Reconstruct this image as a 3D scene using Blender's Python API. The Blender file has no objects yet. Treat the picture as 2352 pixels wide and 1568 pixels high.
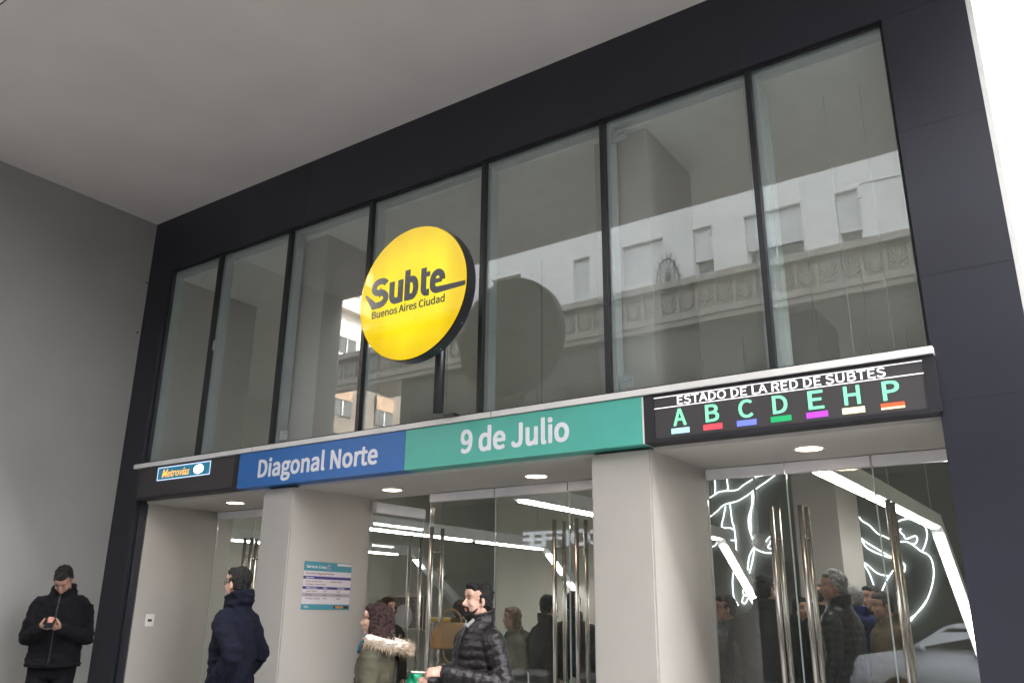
import bpy, bmesh, math, random
from mathutils import Vector, Matrix, Euler, noise
random.seed(7)
R = math.radians
SC = bpy.context.scene
COL = SC.collection

# ------------------------------------------------------------------ camera, sky, sun, exposure
CAMP = Vector((0.0, -5.0, 1.5))
YAW, PITCH, ROLL = R(-34.7821), R(17.8460), R(0.5889)
FPX, PW, PH = 1921.26, 2352.0, 1568.0          # focal length and photo size in view pixels
FW = Vector((math.sin(YAW) * math.cos(PITCH), math.cos(YAW) * math.cos(PITCH), math.sin(PITCH)))
rt0 = FW.cross(Vector((0, 0, 1))).normalized()
up0 = rt0.cross(FW)
RT = rt0 * math.cos(ROLL) + up0 * math.sin(ROLL)
UP = -rt0 * math.sin(ROLL) + up0 * math.cos(ROLL)
cd = bpy.data.cameras.new('camera')
cam = bpy.data.objects.new('camera', cd)
COL.objects.link(cam)
cam.matrix_world = Matrix(((RT.x, UP.x, -FW.x, CAMP.x), (RT.y, UP.y, -FW.y, CAMP.y), (RT.z, UP.z, -FW.z, CAMP.z), (0, 0, 0, 1)))
cd.sensor_fit = 'HORIZONTAL'; cd.sensor_width = 36.0; cd.lens = 36.0 * FPX / PW
cd.clip_start = 0.05; cd.clip_end = 3000
SC.camera = cam

SUN_EL, SUN_DIR = R(44), Vector((0.45, -0.55, 0))
w = bpy.data.worlds.new('World'); SC.world = w; w.use_nodes = True
nt = w.node_tree
sky = nt.nodes.new('ShaderNodeTexSky'); sky.sky_type = 'NISHITA'; sky.sun_disc = False
sky.sun_elevation = SUN_EL; sky.sun_rotation = math.atan2(SUN_DIR.x, SUN_DIR.y)
sky.dust_density = 4.0; sky.air_density = 1.2; sky.ozone_density = 1.0
hs = nt.nodes.new('ShaderNodeHueSaturation'); hs.inputs['Saturation'].default_value = 0.22
bg = nt.nodes['Background']; bg.inputs['Strength'].default_value = 0.15
nt.links.new(sky.outputs[0], hs.inputs['Color']); nt.links.new(hs.outputs[0], bg.inputs['Color'])
sl = bpy.data.lights.new('sun', 'SUN'); sl.energy = 3.0; sl.angle = R(0.6); sl.color = (1, .95, .88)
so = bpy.data.objects.new('sun', sl); COL.objects.link(so)
sdir = Vector((SUN_DIR.x, SUN_DIR.y, 0)).normalized() * math.cos(SUN_EL) + Vector((0, 0, math.sin(SUN_EL)))
so.rotation_euler = sdir.to_track_quat('Z', 'Y').to_euler(); so.location = (10, -20, 40)
SC.view_settings.view_transform = 'Standard'; SC.view_settings.look = 'None'
SC.view_settings.exposure = 3.75; SC.view_settings.gamma = 1.0
EXPO = 2 ** 3.75
cy = SC.cycles
cy.use_denoising = True; cy.transparent_max_bounces = 32; cy.max_bounces = 10; cy.diffuse_bounces = 5
cy.glossy_bounces = 4; cy.caustics_reflective = False; cy.caustics_refractive = False; cy.sample_clamp_indirect = 6.0

def ray(px, py):
    return FW + RT * ((px - PW / 2) / FPX) - UP * ((py - PH / 2) / FPX)
def aty(px, py, y):                    # where the sight line through a point of the photo meets a wall
    d = ray(px, py); return CAMP + d * ((y - CAMP.y) / d.y)
def dep(px, py, t): return CAMP + ray(px, py) * t
def z4(X, Y): return ((2120 + X / 2.3057) / 1.32653, (1400 + Y / 2.3057) / 1.32653)

# ------------------------------------------------------------------ materials
def mat(name, col, rough=.6, metal=0., spec=.5, var=.06, vscale=6., bump=0., bscale=60., coat=0., emit=0., ecol=None):
    m = bpy.data.materials.new(name); m.use_nodes = True
    t = m.node_tree; b = t.nodes['Principled BSDF']
    b.inputs['Roughness'].default_value = rough; b.inputs['Metallic'].default_value = metal
    b.inputs['Specular IOR Level'].default_value = spec; b.inputs['Coat Weight'].default_value = coat
    tc = t.nodes.new('ShaderNodeTexCoord')
    c = (col[0], col[1], col[2], 1)
    if var > 0:
        n = t.nodes.new('ShaderNodeTexNoise'); n.inputs['Scale'].default_value = vscale; n.inputs['Detail'].default_value = 5
        t.links.new(tc.outputs['Object'], n.inputs['Vector'])
        rm = t.nodes.new('ShaderNodeMapRange'); rm.inputs[1].default_value = .3; rm.inputs[2].default_value = .7
        rm.inputs[3].default_value = 1 - var; rm.inputs[4].default_value = 1 + var
        t.links.new(n.outputs['Fac'], rm.inputs[0])
        mx = t.nodes.new('ShaderNodeVectorMath'); mx.operation = 'SCALE'; mx.inputs[0].default_value = c[:3]
        t.links.new(rm.outputs[0], mx.inputs['Scale']); t.links.new(mx.outputs[0], b.inputs['Base Color'])
    else:
        b.inputs['Base Color'].default_value = c
    if bump > 0:
        n2 = t.nodes.new('ShaderNodeTexNoise'); n2.inputs['Scale'].default_value = bscale; n2.inputs['Detail'].default_value = 4
        t.links.new(tc.outputs['Object'], n2.inputs['Vector'])
        bp = t.nodes.new('ShaderNodeBump'); bp.inputs['Strength'].default_value = bump; bp.inputs['Distance'].default_value = .02
        t.links.new(n2.outputs['Fac'], bp.inputs['Height']); t.links.new(bp.outputs[0], b.inputs['Normal'])
    if emit > 0:
        e = ecol or col
        b.inputs['Emission Color'].default_value = (e[0], e[1], e[2], 1); b.inputs['Emission Strength'].default_value = emit / EXPO
    return m

def glass(name, tint, r0, dust=.012):
    m = bpy.data.materials.new(name); m.use_nodes = True
    t = m.node_tree; t.nodes.remove(t.nodes['Principled BSDF']); out = t.nodes['Material Output']
    tr = t.nodes.new('ShaderNodeBsdfTransparent'); tr.inputs[0].default_value = (*tint, 1)
    gl = t.nodes.new('ShaderNodeBsdfGlossy'); gl.inputs['Roughness'].default_value = 0.0; gl.inputs['Color'].default_value = (1, 1, 1, 1)
    lw = t.nodes.new('ShaderNodeLayerWeight'); lw.inputs['Blend'].default_value = .5
    p = t.nodes.new('ShaderNodeMath'); p.operation = 'POWER'; p.inputs[1].default_value = 5
    t.links.new(lw.outputs['Facing'], p.inputs[0])
    ma = t.nodes.new('ShaderNodeMath'); ma.operation = 'MULTIPLY_ADD'; ma.inputs[1].default_value = 1 - r0; ma.inputs[2].default_value = r0
    t.links.new(p.outputs[0], ma.inputs[0])
    mx = t.nodes.new('ShaderNodeMixShader'); t.links.new(ma.outputs[0], mx.inputs[0])
    df = t.nodes.new('ShaderNodeBsdfDiffuse'); df.inputs[0].default_value = (.75, .78, .76, 1)
    md = t.nodes.new('ShaderNodeMixShader'); nz_ = t.nodes.new('ShaderNodeTexNoise'); nz_.inputs['Scale'].default_value = 2.5; nz_.inputs['Detail'].default_value = 6
    tc = t.nodes.new('ShaderNodeTexCoord'); t.links.new(tc.outputs['Object'], nz_.inputs['Vector'])
    rr = t.nodes.new('ShaderNodeMapRange'); rr.inputs[1].default_value = .3; rr.inputs[2].default_value = .75; rr.inputs[3].default_value = dust * .7; rr.inputs[4].default_value = dust * 1.4
    t.links.new(nz_.outputs['Fac'], rr.inputs[0]); t.links.new(rr.outputs[0], md.inputs[0])
    t.links.new(tr.outputs[0], md.inputs[1]); t.links.new(df.outputs[0], md.inputs[2])
    t.links.new(md.outputs[0], mx.inputs[1]); t.links.new(gl.outputs[0], mx.inputs[2]); t.links.new(mx.outputs[0], out.inputs['Surface'])
    return m

def brickmat(name, col, mortar, bw, bh, ms, rough=.8, bump=.3):
    m = mat(name, col, rough, var=.05)
    t = m.node_tree; b = t.nodes['Principled BSDF']
    tc = t.nodes.new('ShaderNodeTexCoord'); mp = t.nodes.new('ShaderNodeMapping'); mp.inputs['Rotation'].default_value = (R(90), 0, 0)
    t.links.new(tc.outputs['Object'], mp.inputs['Vector'])
    br = t.nodes.new('ShaderNodeTexBrick'); t.links.new(mp.outputs[0], br.inputs['Vector'])
    br.inputs['Color1'].default_value = (*col, 1); br.inputs['Color2'].default_value = (col[0] * .9, col[1] * .9, col[2] * .9, 1)
    br.inputs['Mortar'].default_value = (*mortar, 1); br.inputs['Scale'].default_value = 1
    br.inputs['Brick Width'].default_value = bw; br.inputs['Row Height'].default_value = bh; br.inputs['Mortar Size'].default_value = ms
    t.links.new(br.outputs['Color'], b.inputs['Base Color'])
    return m

M = {}
def defm(k, *a, **kw): M[k] = mat(k, *a, **kw)
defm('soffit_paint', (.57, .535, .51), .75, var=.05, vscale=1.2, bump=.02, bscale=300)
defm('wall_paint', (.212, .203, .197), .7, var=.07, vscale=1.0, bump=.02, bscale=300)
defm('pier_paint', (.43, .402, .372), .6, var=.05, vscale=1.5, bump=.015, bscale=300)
defm('recess_paint', (.56, .53, .49), .6, var=.03, vscale=1.5)
defm('black_panel', (.0158, .0163, .0245), .36, spec=.5, var=.18, vscale=1.2)
defm('joint', (.0142, .0147, .0215), .5)
defm('mullion_black', (.014, .014, .016), .35, var=.2, vscale=8)
defm('gasket', (.012, .012, .012), .7, var=.5, vscale=20, bump=.5, bscale=30)
defm('alu', (.42, .46, .46), .4, metal=.0, var=.05)
defm('trim_white', (.72, .70, .68), .45, var=.05, vscale=3)
defm('steel', (.55, .51, .475), .24, metal=1., var=0)
defm('header_metal', (.82, .81, .84), .4, var=.04)
defm('bracket_white', (.36, .39, .39), .4)
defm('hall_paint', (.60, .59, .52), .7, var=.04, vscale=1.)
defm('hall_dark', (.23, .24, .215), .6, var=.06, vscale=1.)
defm('hall_ceiling', (.74, .74, .69), .8, var=.03)
defm('floor_tile', (.22, .22, .21), .35, var=.1)
defm('light_stone', (.5, .5, .49), .6)
M['glass'] = glass('glass', (.94, .962, .953), .085, .030)
M['door_glass'] = glass('door_glass', (.955, .97, .96), .05, .018)
M['glass_edge'] = mat('glass_edge', (.55, .63, .60), .2, emit=0)
defm('sign_blue', (.026, .142, .43), .4, var=.03)
defm('sign_green', (.082, .42, .345), .4, var=.03)
defm('sign_white', (.76, .78, .82), .45, var=.02)
defm('led_off', (.045, .041, .043), .5, var=.1, vscale=200)
defm('bezel', (.012, .012, .016), .45)
defm('led_white', (.9, .88, .92), .5, emit=.95, ecol=(1, .95, 1), var=0)
defm('led_green', (.1, .6, .25), .5, emit=.85, ecol=(.33, .93, .57), var=0)
for k, c in dict(cyan=(.35, .68, .85), red=(.9, .06, .08), blue=(.13, .17, .75), dgreen=(.01, .30, .10), violet=(.38, .05, .60), yellow=(1., .85, .42), orange=(.95, .09, .03)).items():
    defm('led_' + k, c, .5, emit=.85, ecol=c, var=0)
defm('metro_teal', (.02, .16, .25), .5, emit=.5, ecol=(.02, .2, .32), var=.1, vscale=40)
defm('metro_border', (.6, .75, .9), .5, emit=.8, ecol=(.6, .7, .95), var=0)
defm('metro_orange', (.9, .5, .1), .5, emit=.9, ecol=(1., .52, .12), var=0)
defm('disc_rim', (.012, .012, .016), .3, spec=.5)
defm('disc_letter', (.012, .010, .010), .12, spec=.5, var=0)
defm('lamp_glow', (1, .95, .85), .4, emit=22., ecol=(1, .80, .58), var=0)
defm('lamp_ring', (.7, .7, .68), .35)
defm('tube_glow', (1, 1, 1), .4, emit=25., ecol=(1, .97, .92), var=0)
defm('neon_glow', (1, 1, 1), .4, emit=5., ecol=(.86, .95, 1), var=0)
defm('beam_white', (.66, .68, .69), .45)
# yellow light box: tubes behind acrylic make soft vertical brighter bands
def disc_mat():
    m = mat('disc_yellow', (.85, .60, .02), .02, spec=.22, var=0)
    t = m.node_tree; b = t.nodes['Principled BSDF']
    tc = t.nodes.new('ShaderNodeTexCoord'); mp = t.nodes.new('ShaderNodeMapping'); mp.inputs['Scale'].default_value = (1, 0, .12)
    n = t.nodes.new('ShaderNodeTexNoise'); n.inputs['Scale'].default_value = 5.5; n.inputs['Detail'].default_value = 1
    t.links.new(tc.outputs['Object'], mp.inputs[0]); t.links.new(mp.outputs[0], n.inputs['Vector'])
    ln = t.nodes.new('ShaderNodeVectorMath'); ln.operation = 'LENGTH'; t.links.new(tc.outputs['Object'], ln.inputs[0])
    r1 = t.nodes.new('ShaderNodeMapRange'); r1.inputs[1].default_value = .30; r1.inputs[2].default_value = .54; r1.inputs[3].default_value = 1.0; r1.inputs[4].default_value = .78
    t.links.new(ln.outputs['Value'], r1.inputs[0])
    r2 = t.nodes.new('ShaderNodeMapRange'); r2.inputs[1].default_value = .3; r2.inputs[2].default_value = .7; r2.inputs[3].default_value = .93; r2.inputs[4].default_value = 1.06
    t.links.new(n.outputs['Fac'], r2.inputs[0])
    mu = t.nodes.new('ShaderNodeMath'); mu.operation = 'MULTIPLY'; t.links.new(r1.outputs[0], mu.inputs[0]); t.links.new(r2.outputs[0], mu.inputs[1])
    cr = t.nodes.new('ShaderNodeValToRGB'); cr.color_ramp.elements[0].position = .6; cr.color_ramp.elements[0].color = (.92, .50, .006, 1)
    cr.color_ramp.elements[1].position = 1.05; cr.color_ramp.elements[1].color = (.96, .80, .012, 1)
    t.links.new(mu.outputs[0], cr.inputs[0]); t.links.new(cr.outputs[0], b.inputs['Emission Color'])
    b.inputs['Base Color'].default_value = (.2, .12, .004, 1)
    m2 = t.nodes.new('ShaderNodeMath'); m2.operation = 'MULTIPLY'; m2.inputs[1].default_value = .97 / EXPO
    t.links.new(mu.outputs[0], m2.inputs[0]); t.links.new(m2.outputs[0], b.inputs['Emission Strength'])
    return m
M['disc_yellow'] = disc_mat()
# street
defm('asphalt', (.11, .11, .112), .85, var=.2, vscale=3)
M['paving'] = brickmat('paving', (.235, .23, .225), (.12, .12, .12), .4, .4, .008)
M['paving'].node_tree.nodes['Mapping'].inputs['Rotation'].default_value = (0, 0, 0)
defm('kerb_stone', (.25, .25, .24), .8, bump=.3)
M['ashlar'] = brickmat('ashlar', (.80, .80, .78), (.6, .6, .59), 1.15, .62, .008)
defm('stone_brown', (.33, .305, .275), .8, var=.15, vscale=3, bump=.4, bscale=15)
defm('shaded_stone', (.15, .125, .10), .85, var=.2, vscale=2, bump=.8, bscale=5)  # dark tone carries the shade on the stucco building's lower storeys
defm('stone_dark', (.075, .07, .062), .8, var=.15, vscale=2)
defm('shutter_white', (.72, .73, .73), .5)
defm('shutter_brown', (.30, .19, .11), .6, var=.25, vscale=8)
defm('win_dark', (.03, .03, .03), .1)
defm('stucco', (.70, .64, .56), .9, var=.12, vscale=2, bump=1., bscale=5)
defm('brick_pink', (.38, .25, .22), .85, var=.15, vscale=3)
defm('iron', (.02, .02, .02), .5)
defm('office_face', (.33, .33, .33), .6)
defm('car_white', (.82, .84, .88), .25, coat=.6, var=.02)
defm('rubber', (.015, .015, .015), .8)
defm('lens_red', (.35, .02, .02), .2)
# people
defm('skin', (.44, .265, .20), .62, spec=.3, var=.16, vscale=22, bump=.15, bscale=90)
defm('skin_tan', (.34, .195, .14), .62, spec=.3, var=.16, vscale=22, bump=.15, bscale=90)
defm('lip', (.40, .18, .145), .45)
defm('eye_dark', (.02, .015, .012), .2)
def cloth(k, c, rough=.95, bump=.35, bs=160, **kw): defm(k, tuple(x * .62 for x in c), rough, spec=.12, var=.18, vscale=9, bump=bump, bscale=bs, **kw)
cloth('cloth_black', (.010, .010, .012)); cloth('cloth_navy', (.010, .011, .022)); cloth('cloth_jeans', (.02, .035, .10))
cloth('cloth_olive', (.095, .088, .062)); cloth('cloth_beige', (.30, .265, .21)); cloth('cloth_tan', (.19, .145, .085))
cloth('cloth_greybrown', (.05, .042, .037)); cloth('cloth_blue', (.022, .035, .13)); cloth('cloth_dark', (.014, .014, .017))
cloth('cloth_teal', (.05, .16, .25)); cloth('cloth_green', (.03, .16, .05)); cloth('cloth_white', (.6, .6, .58)); cloth('cloth_yellow', (.55, .36, .05))
defm('puffer', (.008, .0065, .0075), .38, spec=.3, var=.45, vscale=12, bump=.5, bscale=35)
defm('puffer_grey', (.010, .0105, .013), .35, spec=.4, var=.4, vscale=12, bump=.5, bscale=35)
defm('bag_green', (.005, .30, .15), .45, bump=.6, bscale=30)
defm('bag_tan', (.35, .19, .075), .5)
defm('fur', (.42, .33, .24), .9, var=.3, vscale=40)
defm('fur_light', (.62, .56, .50), .9, var=.15, vscale=40)
defm('hair_dark', (.007, .006, .0055), .6, spec=.25, var=.3, vscale=50, bump=.6, bscale=120)
defm('hair_maroon', (.022, .0085, .0082), .5, spec=.25, var=.5, vscale=35, bump=.6, bscale=120)
defm('hair_brown', (.05, .027, .015), .6, spec=.25, var=.4, vscale=40, bump=.6, bscale=120)
defm('hair_blond', (.20, .125, .065), .5, var=.3, vscale=40, bump=.6, bscale=120)
defm('hair_grey', (.25, .245, .24), .55, var=.4, vscale=60, bump=.6, bscale=120)
defm('hair_darkgrey', (.04, .038, .037), .6, spec=.25, var=.5, vscale=60, bump=.6, bscale=120)
defm('phone_black', (.01, .01, .012), .2)
defm('leather', (.03, .025, .02), .5)
# posters
defm('poster_teal', (.045, .24, .30), .45, var=.03)
defm('poster_white', (.62, .57, .60), .45, var=.02)
defm('poster_violet', (.05, .035, .20), .45)
defm('poster_grey', (.36, .33, .37), .45)
defm('poster_brown', (.30, .16, .13), .5)
defm('orange_flat', (.45, .2, .05), .5)
defm('art_dark', (.06, .04, .04), .4, var=.8, vscale=25)
defm('yellow_paint', (.65, .42, .03), .4)

# ------------------------------------------------------------------ mesh helpers
def obj(name, bm, m, parent=None, smooth=False):
    if isinstance(bm, bmesh.types.BMesh):
        me = bpy.data.meshes.new(name); bm.normal_update(); bm.to_mesh(me); bm.free()
    else:
        me = bm
    ms = m if isinstance(m, (list, tuple)) else [m]
    me.materials.clear()
    for k in ms: me.materials.append(M[k] if isinstance(k, str) else k)
    if smooth:
        for p in me.polygons: p.use_smooth = True
    o = bpy.data.objects.new(name, me); COL.objects.link(o)
    if parent is not None:
        o.parent = parent
        o.matrix_parent_inverse = Matrix()
        # geometry is written in world coordinates for building parts, in local ones for moved things
        if parent.get('_world'): o.matrix_parent_inverse = parent.matrix_world.inverted() if False else Matrix.Translation(-parent.location)
    return o
def tag(o, label=None, cat=None, group=None, kind=None):
    if label: o['label'] = label
    if cat: o['category'] = cat
    if group: o['group'] = group
    if kind: o['kind'] = kind
    return o
def thing(name, label, cat, loc=(0, 0, 0), rotz=0., group=None, world=False):
    o = bpy.data.objects.new(name, None); COL.objects.link(o)
    o.location = loc; o.rotation_euler = (0, 0, rotz); o.empty_display_size = .2
    if world: o['_world'] = 1
    return tag(o, label, cat, group)
def box(bm, x0, x1, y0, y1, z0, z1, mi=0):
    v = [bm.verts.new(p) for p in ((x0, y0, z0), (x1, y0, z0), (x1, y1, z0), (x0, y1, z0), (x0, y0, z1), (x1, y0, z1), (x1, y1, z1), (x0, y1, z1))]
    for f in ((3, 2, 1, 0), (4, 5, 6, 7), (0, 1, 5, 4), (1, 2, 6, 5), (2, 3, 7, 6), (3, 0, 4, 7)):
        bm.faces.new([v[i] for i in f]).material_index = mi
    return v
def boxm(*a):
    bm = bmesh.new(); box(bm, *a); return bm
def bevbox(x0, x1, y0, y1, z0, z1, b=.006):
    bm = bmesh.new(); box(bm, x0, x1, y0, y1, z0, z1)
    bmesh.ops.bevel(bm, geom=bm.edges[:], offset=b, segments=2, affect='EDGES', profile=.5); return bm
def tube(bm, pts, radii, seg=12, caps=True, flat=None):
    """closed tapered tube along pts; a radius may be (side, updown); flat = reference up vector"""
    pts = [Vector(p) for p in pts]
    rr = [(r, r) if not isinstance(r, (tuple, list)) else tuple(r) for r in radii]
    n = len(pts); up = Vector(flat) if flat else None; rings = []; prevU = None
    tans = []
    for i in range(n):
        a = pts[min(i + 1, n - 1)] - pts[max(i - 1, 0)]
        tans.append(a.normalized() if a.length > 1e-9 else Vector((0, 0, 1)))
    P = list(pts); T = list(tans); Q = list(rr)
    if caps:
        for k, s in ((0.55, .83), (.9, .44)):
            P.insert(0, pts[0] - tans[0] * min(rr[0]) * k); T.insert(0, tans[0]); Q.insert(0, (rr[0][0] * s, rr[0][1] * s))
            P.append(pts[-1] + tans[-1] * min(rr[-1]) * k); T.append(tans[-1]); Q.append((rr[-1][0] * s, rr[-1][1] * s))
    for p, t, q in zip(P, T, Q):
        ref = up or prevU or (Vector((0, 1, 0)) if abs(t.y) < .9 else Vector((1, 0, 0)))
        U = (ref - t * ref.dot(t))
        U = U.normalized() if U.length > 1e-6 else t.orthogonal().normalized()
        prevU = U; S = t.cross(U)
        rings.append([bm.verts.new(p + S * (math.cos(2 * math.pi * k / seg) * q[0]) + U * (math.sin(2 * math.pi * k / seg) * q[1])) for k in range(seg)])
    for a, b in zip(rings[:-1], rings[1:]):
        for k in range(seg):
            bm.faces.new((a[k], a[(k + 1) % seg], b[(k + 1) % seg], b[k]))
    bm.faces.new(list(reversed(rings[0]))); bm.faces.new(rings[-1])
def ell(bm, c, r, rot=None, seg=16):
    m = Matrix.Translation(Vector(c)) @ (Euler(rot).to_matrix().to_4x4() if rot else Matrix()) @ Matrix.Diagonal((r[0], r[1], r[2], 1))
    bmesh.ops.create_uvsphere(bm, u_segments=seg, v_segments=max(8, seg * 2 // 3), radius=1, matrix=m)
def stack(bm, rings, seg=24):
    """vertical stack of ellipses (z, rx, ry, xoff, yoff)"""
    R_ = []
    for z, rx, ry, xo, yo in rings:
        R_.append([bm.verts.new((xo + rx * math.cos(2 * math.pi * k / seg), yo + ry * math.sin(2 * math.pi * k / seg), z)) for k in range(seg)])
    for a, b in zip(R_[:-1], R_[1:]):
        for k in range(seg): bm.faces.new((a[k], a[(k + 1) % seg], b[(k + 1) % seg], b[k]))
    bm.faces.new(list(reversed(R_[0]))); bm.faces.new(R_[-1])
def cyl(bm, c, r, h, axis='Z', seg=32):
    m = Matrix.Translation(Vector(c))
    if axis == 'Y': m = m @ Matrix.Rotation(R(90), 4, 'X')
    if axis == 'X': m = m @ Matrix.Rotation(R(90), 4, 'Y')
    bmesh.ops.create_cone(bm, cap_ends=True, segments=seg, radius1=r, radius2=r, depth=h, matrix=m)
def remesh(bm, voxel, smooth=2, disp=None):
    """union of the overlapping closed shapes in bm as one continuous skin"""
    me = bpy.data.meshes.new('tmp'); bm.to_mesh(me); bm.free()
    o = bpy.data.objects.new('tmp', me); COL.objects.link(o)
    md = o.modifiers.new('r', 'REMESH'); md.mode = 'VOXEL'; md.voxel_size = voxel
    if smooth:
        s = o.modifiers.new('s', 'SMOOTH'); s.factor = .5; s.iterations = smooth
    dg = bpy.context.evaluated_depsgraph_get(); dg.update()
    out = bpy.data.meshes.new_from_object(o.evaluated_get(dg), depsgraph=dg)
    bpy.data.objects.remove(o); bpy.data.meshes.remove(me)
    if disp:
        nn = [v.normal.copy() for v in out.vertices]
        for v, n in zip(out.vertices, nn): v.co += n * disp(v.co)
        out.update()
    return out
CAPH = {}
def cap_height(font):
    key = font.name if font else ''
    if key not in CAPH:
        d = bpy.data.curves.new('t', 'FONT'); d.body = 'H'
        if font: d.font = font
        o = bpy.data.objects.new('t', d); COL.objects.link(o)
        dg = bpy.context.evaluated_depsgraph_get(); dg.update()
        me = bpy.data.meshes.new_from_object(o.evaluated_get(dg), depsgraph=dg)
        CAPH[key] = max(v.co.y for v in me.vertices); bpy.data.objects.remove(o); bpy.data.curves.remove(d); bpy.data.meshes.remove(me)
    return CAPH[key]
def textmesh(s, O, ux, uz, width, cap, depth=.004, bold=.0, shear=0., font=None, thick=0.):
    """text as thin solid lettering: O = baseline start, ux reading direction, uz up"""
    ch_ = cap_height(font)
    d = bpy.data.curves.new('t', 'FONT'); d.body = s
    if font: d.font = font
    d.size = 1; d.offset = bold; d.extrude = .5; d.shear = shear; d.resolution_u = 4
    o = bpy.data.objects.new('t', d); COL.objects.link(o)
    dg = bpy.context.evaluated_depsgraph_get(); dg.update()
    me = bpy.data.meshes.new_from_object(o.evaluated_get(dg), depsgraph=dg)
    bpy.data.objects.remove(o); bpy.data.curves.remove(d)
    xs = [v.co.x for v in me.vertices]; x0, x1 = min(xs), max(xs)
    kx = (width / (x1 - x0)) if width else cap / ch_; ky = cap / ch_
    O, ux, uz = Vector(O), Vector(ux), Vector(uz); n = ux.cross(uz)
    for v in me.vertices:
        c = v.co.copy(); v.co = O + ux * ((c.x - x0) * kx) + uz * (c.y * ky) + n * ((c.z + .5) * depth)
    me.update()
    if thick:
        b = bmesh.new()
        for i, (dx, dz) in enumerate(((0, 0), (thick, thick * .3), (-thick * .9, thick * .85), (thick * .83, -thick * .8), (-thick * .8, -thick * .95), (thick * .4, thick * .95), (-thick * .35, -thick * .25))):
            c = me.copy()
            for v in c.vertices: v.co += (ux * dx + uz * dz) * cap + n * (.0001 * i)
            b.from_mesh(c); bpy.data.meshes.remove(c)
        b.to_mesh(me); b.free()
    return me
import os
def load_font(fn):
    try: return bpy.data.fonts.load(os.path.join(bpy.utils.system_resource('DATAFILES'), 'fonts', fn))
    except Exception: return None
SANS = load_font('Noto Sans CJK Regular.woff2')
def joinm(meshes):
    bm = bmesh.new()
    for me in meshes:
        bm.from_mesh(me); bpy.data.meshes.remove(me)
    return bm
X_, Z_, Y_ = Vector((1, 0, 0)), Vector((0, 0, 1)), Vector((0, 1, 0))

# ================================================================== SETTING
bm = bmesh.new()
def sheet(bm, pts): bm.faces.new([bm.verts.new(p) for p in pts])
box(bm, -400, 400, -900, 900, -.6, -.30); tag(obj('ground', bm, 'asphalt'), kind='structure')
bm = bmesh.new()
v = [(-60, -5.6, -.02), (60, -5.6, -.02), (60, 0, .08), (-60, 0, .08), (60, 1.0, .08), (-60, 1.0, .08)]
vs = [bm.verts.new(p) for p in v]
bm.faces.new((vs[0], vs[1], vs[2], vs[3])); bm.faces.new((vs[3], vs[2], vs[4], vs[5]))
tag(obj('sidewalk', bm, 'paving'), kind='structure')
tag(obj('kerb', boxm(-60, 60, -5.8, -5.6, -.29, -.018), 'kerb_stone'), kind='structure')
bm = boxm(-80, 80, -11.6, -5.8, -.28, -.16); tag(obj('road', bm, 'asphalt'), kind='structure')
bm = boxm(-80, 80, -13.75, -11.6, -.28, -.02); tag(obj('sidewalk', bm, 'paving'), kind='structure')

# ================================================================== STATION BUILDING
B = thing('station_building', 'metro station entrance with black framed glass front, grey soffit and pale piers', 'building', (-4.4, 0, 0), world=True)
def P(name, bm, m, par=None, **kw):
    o = obj(name, bm, m, None, **kw)
    p = par or B
    o.parent = p; o.matrix_parent_inverse = Matrix.Translation(-B.location)
    if p is not B: o.matrix_parent_inverse = Matrix()
    return o
HS = 5.805
FRONT = -2.92
# left flank block with its paved-side wall, soffit, upper storeys
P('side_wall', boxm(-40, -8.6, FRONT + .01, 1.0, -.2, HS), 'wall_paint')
P('soffit', boxm(-8.6, .45, FRONT + .01, .3, HS, HS + .12), 'soffit_paint')  # right end runs on unseen past the column to cut sky light
bm = bmesh.new(); box(bm, -40, .45, FRONT, FRONT + .35, HS + .003, 13); box(bm, -.45, .45, FRONT + .35, .3, HS + .125, 13); box(bm, -40, -.45, FRONT + .35, 12.5, HS + .125, 13)  # stretch right of the column added with the soffit to block sky
P('upper_storeys', bm, 'stone_dark')  # dark stone colour stands in for shade on the street face
# black cladding frame
bm = boxm(-8.6, -8.2, 0, .12, 0, HS); box(bm, -8.2, -8.165, .035, .115, 0, 5.12); P('cladding', bm, 'black_panel')
P('cladding', boxm(-8.2, -.62, 0, .14, 5.125, HS), 'black_panel')
bm = boxm(-.62, -.15, 0, .45, 0, HS); P('cladding', bm, 'black_panel')
P('cladding', boxm(-.449, -.425, .455, 12.4, -.2, HS + .12), 'black_panel')
P('corner_trim', boxm(-.15, -.12, .004, .45, 0, HS), 'light_stone')
for z in (1.9, 2.62, 3.35, 4.3, 5.12): P('panel_joint', boxm(-.615, -.152, -.0015, .0, z, z + .005), 'joint')
for x in (-3.75, -1.55, -6.0): P('panel_joint', boxm(x, x + .005, -.0015, 0, 5.13, 5.80), 'joint')
P('wall_fixing', boxm(-8.6, -8.596, -.03, -.01, 5.05, 5.07), 'joint'); P('wall_fixing', boxm(-8.6, -8.594, -.05, -.03, 4.44, 4.46), 'joint')
# piers (run up behind the glass to the hall ceiling)
for x0, x1 in ((-6.25, -5.85), (-2.83, -2.38)):
    bm = boxm(x0, x1, .045, 1.05, .06, 2.53)
    bmesh.ops.bevel(bm, geom=[e for e in bm.edges if abs(e.verts[0].co.z - e.verts[1].co.z) > 1], offset=.012, segments=2, affect='EDGES')
    box(bm, x0, x1, .20, 1.05, 2.531, 5.05); P('pier', bm, 'pier_paint')
P('side_jamb_wall', boxm(-8.6, -8.16, .125, 1.2, .06, 5.05), 'pier_paint')
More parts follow.
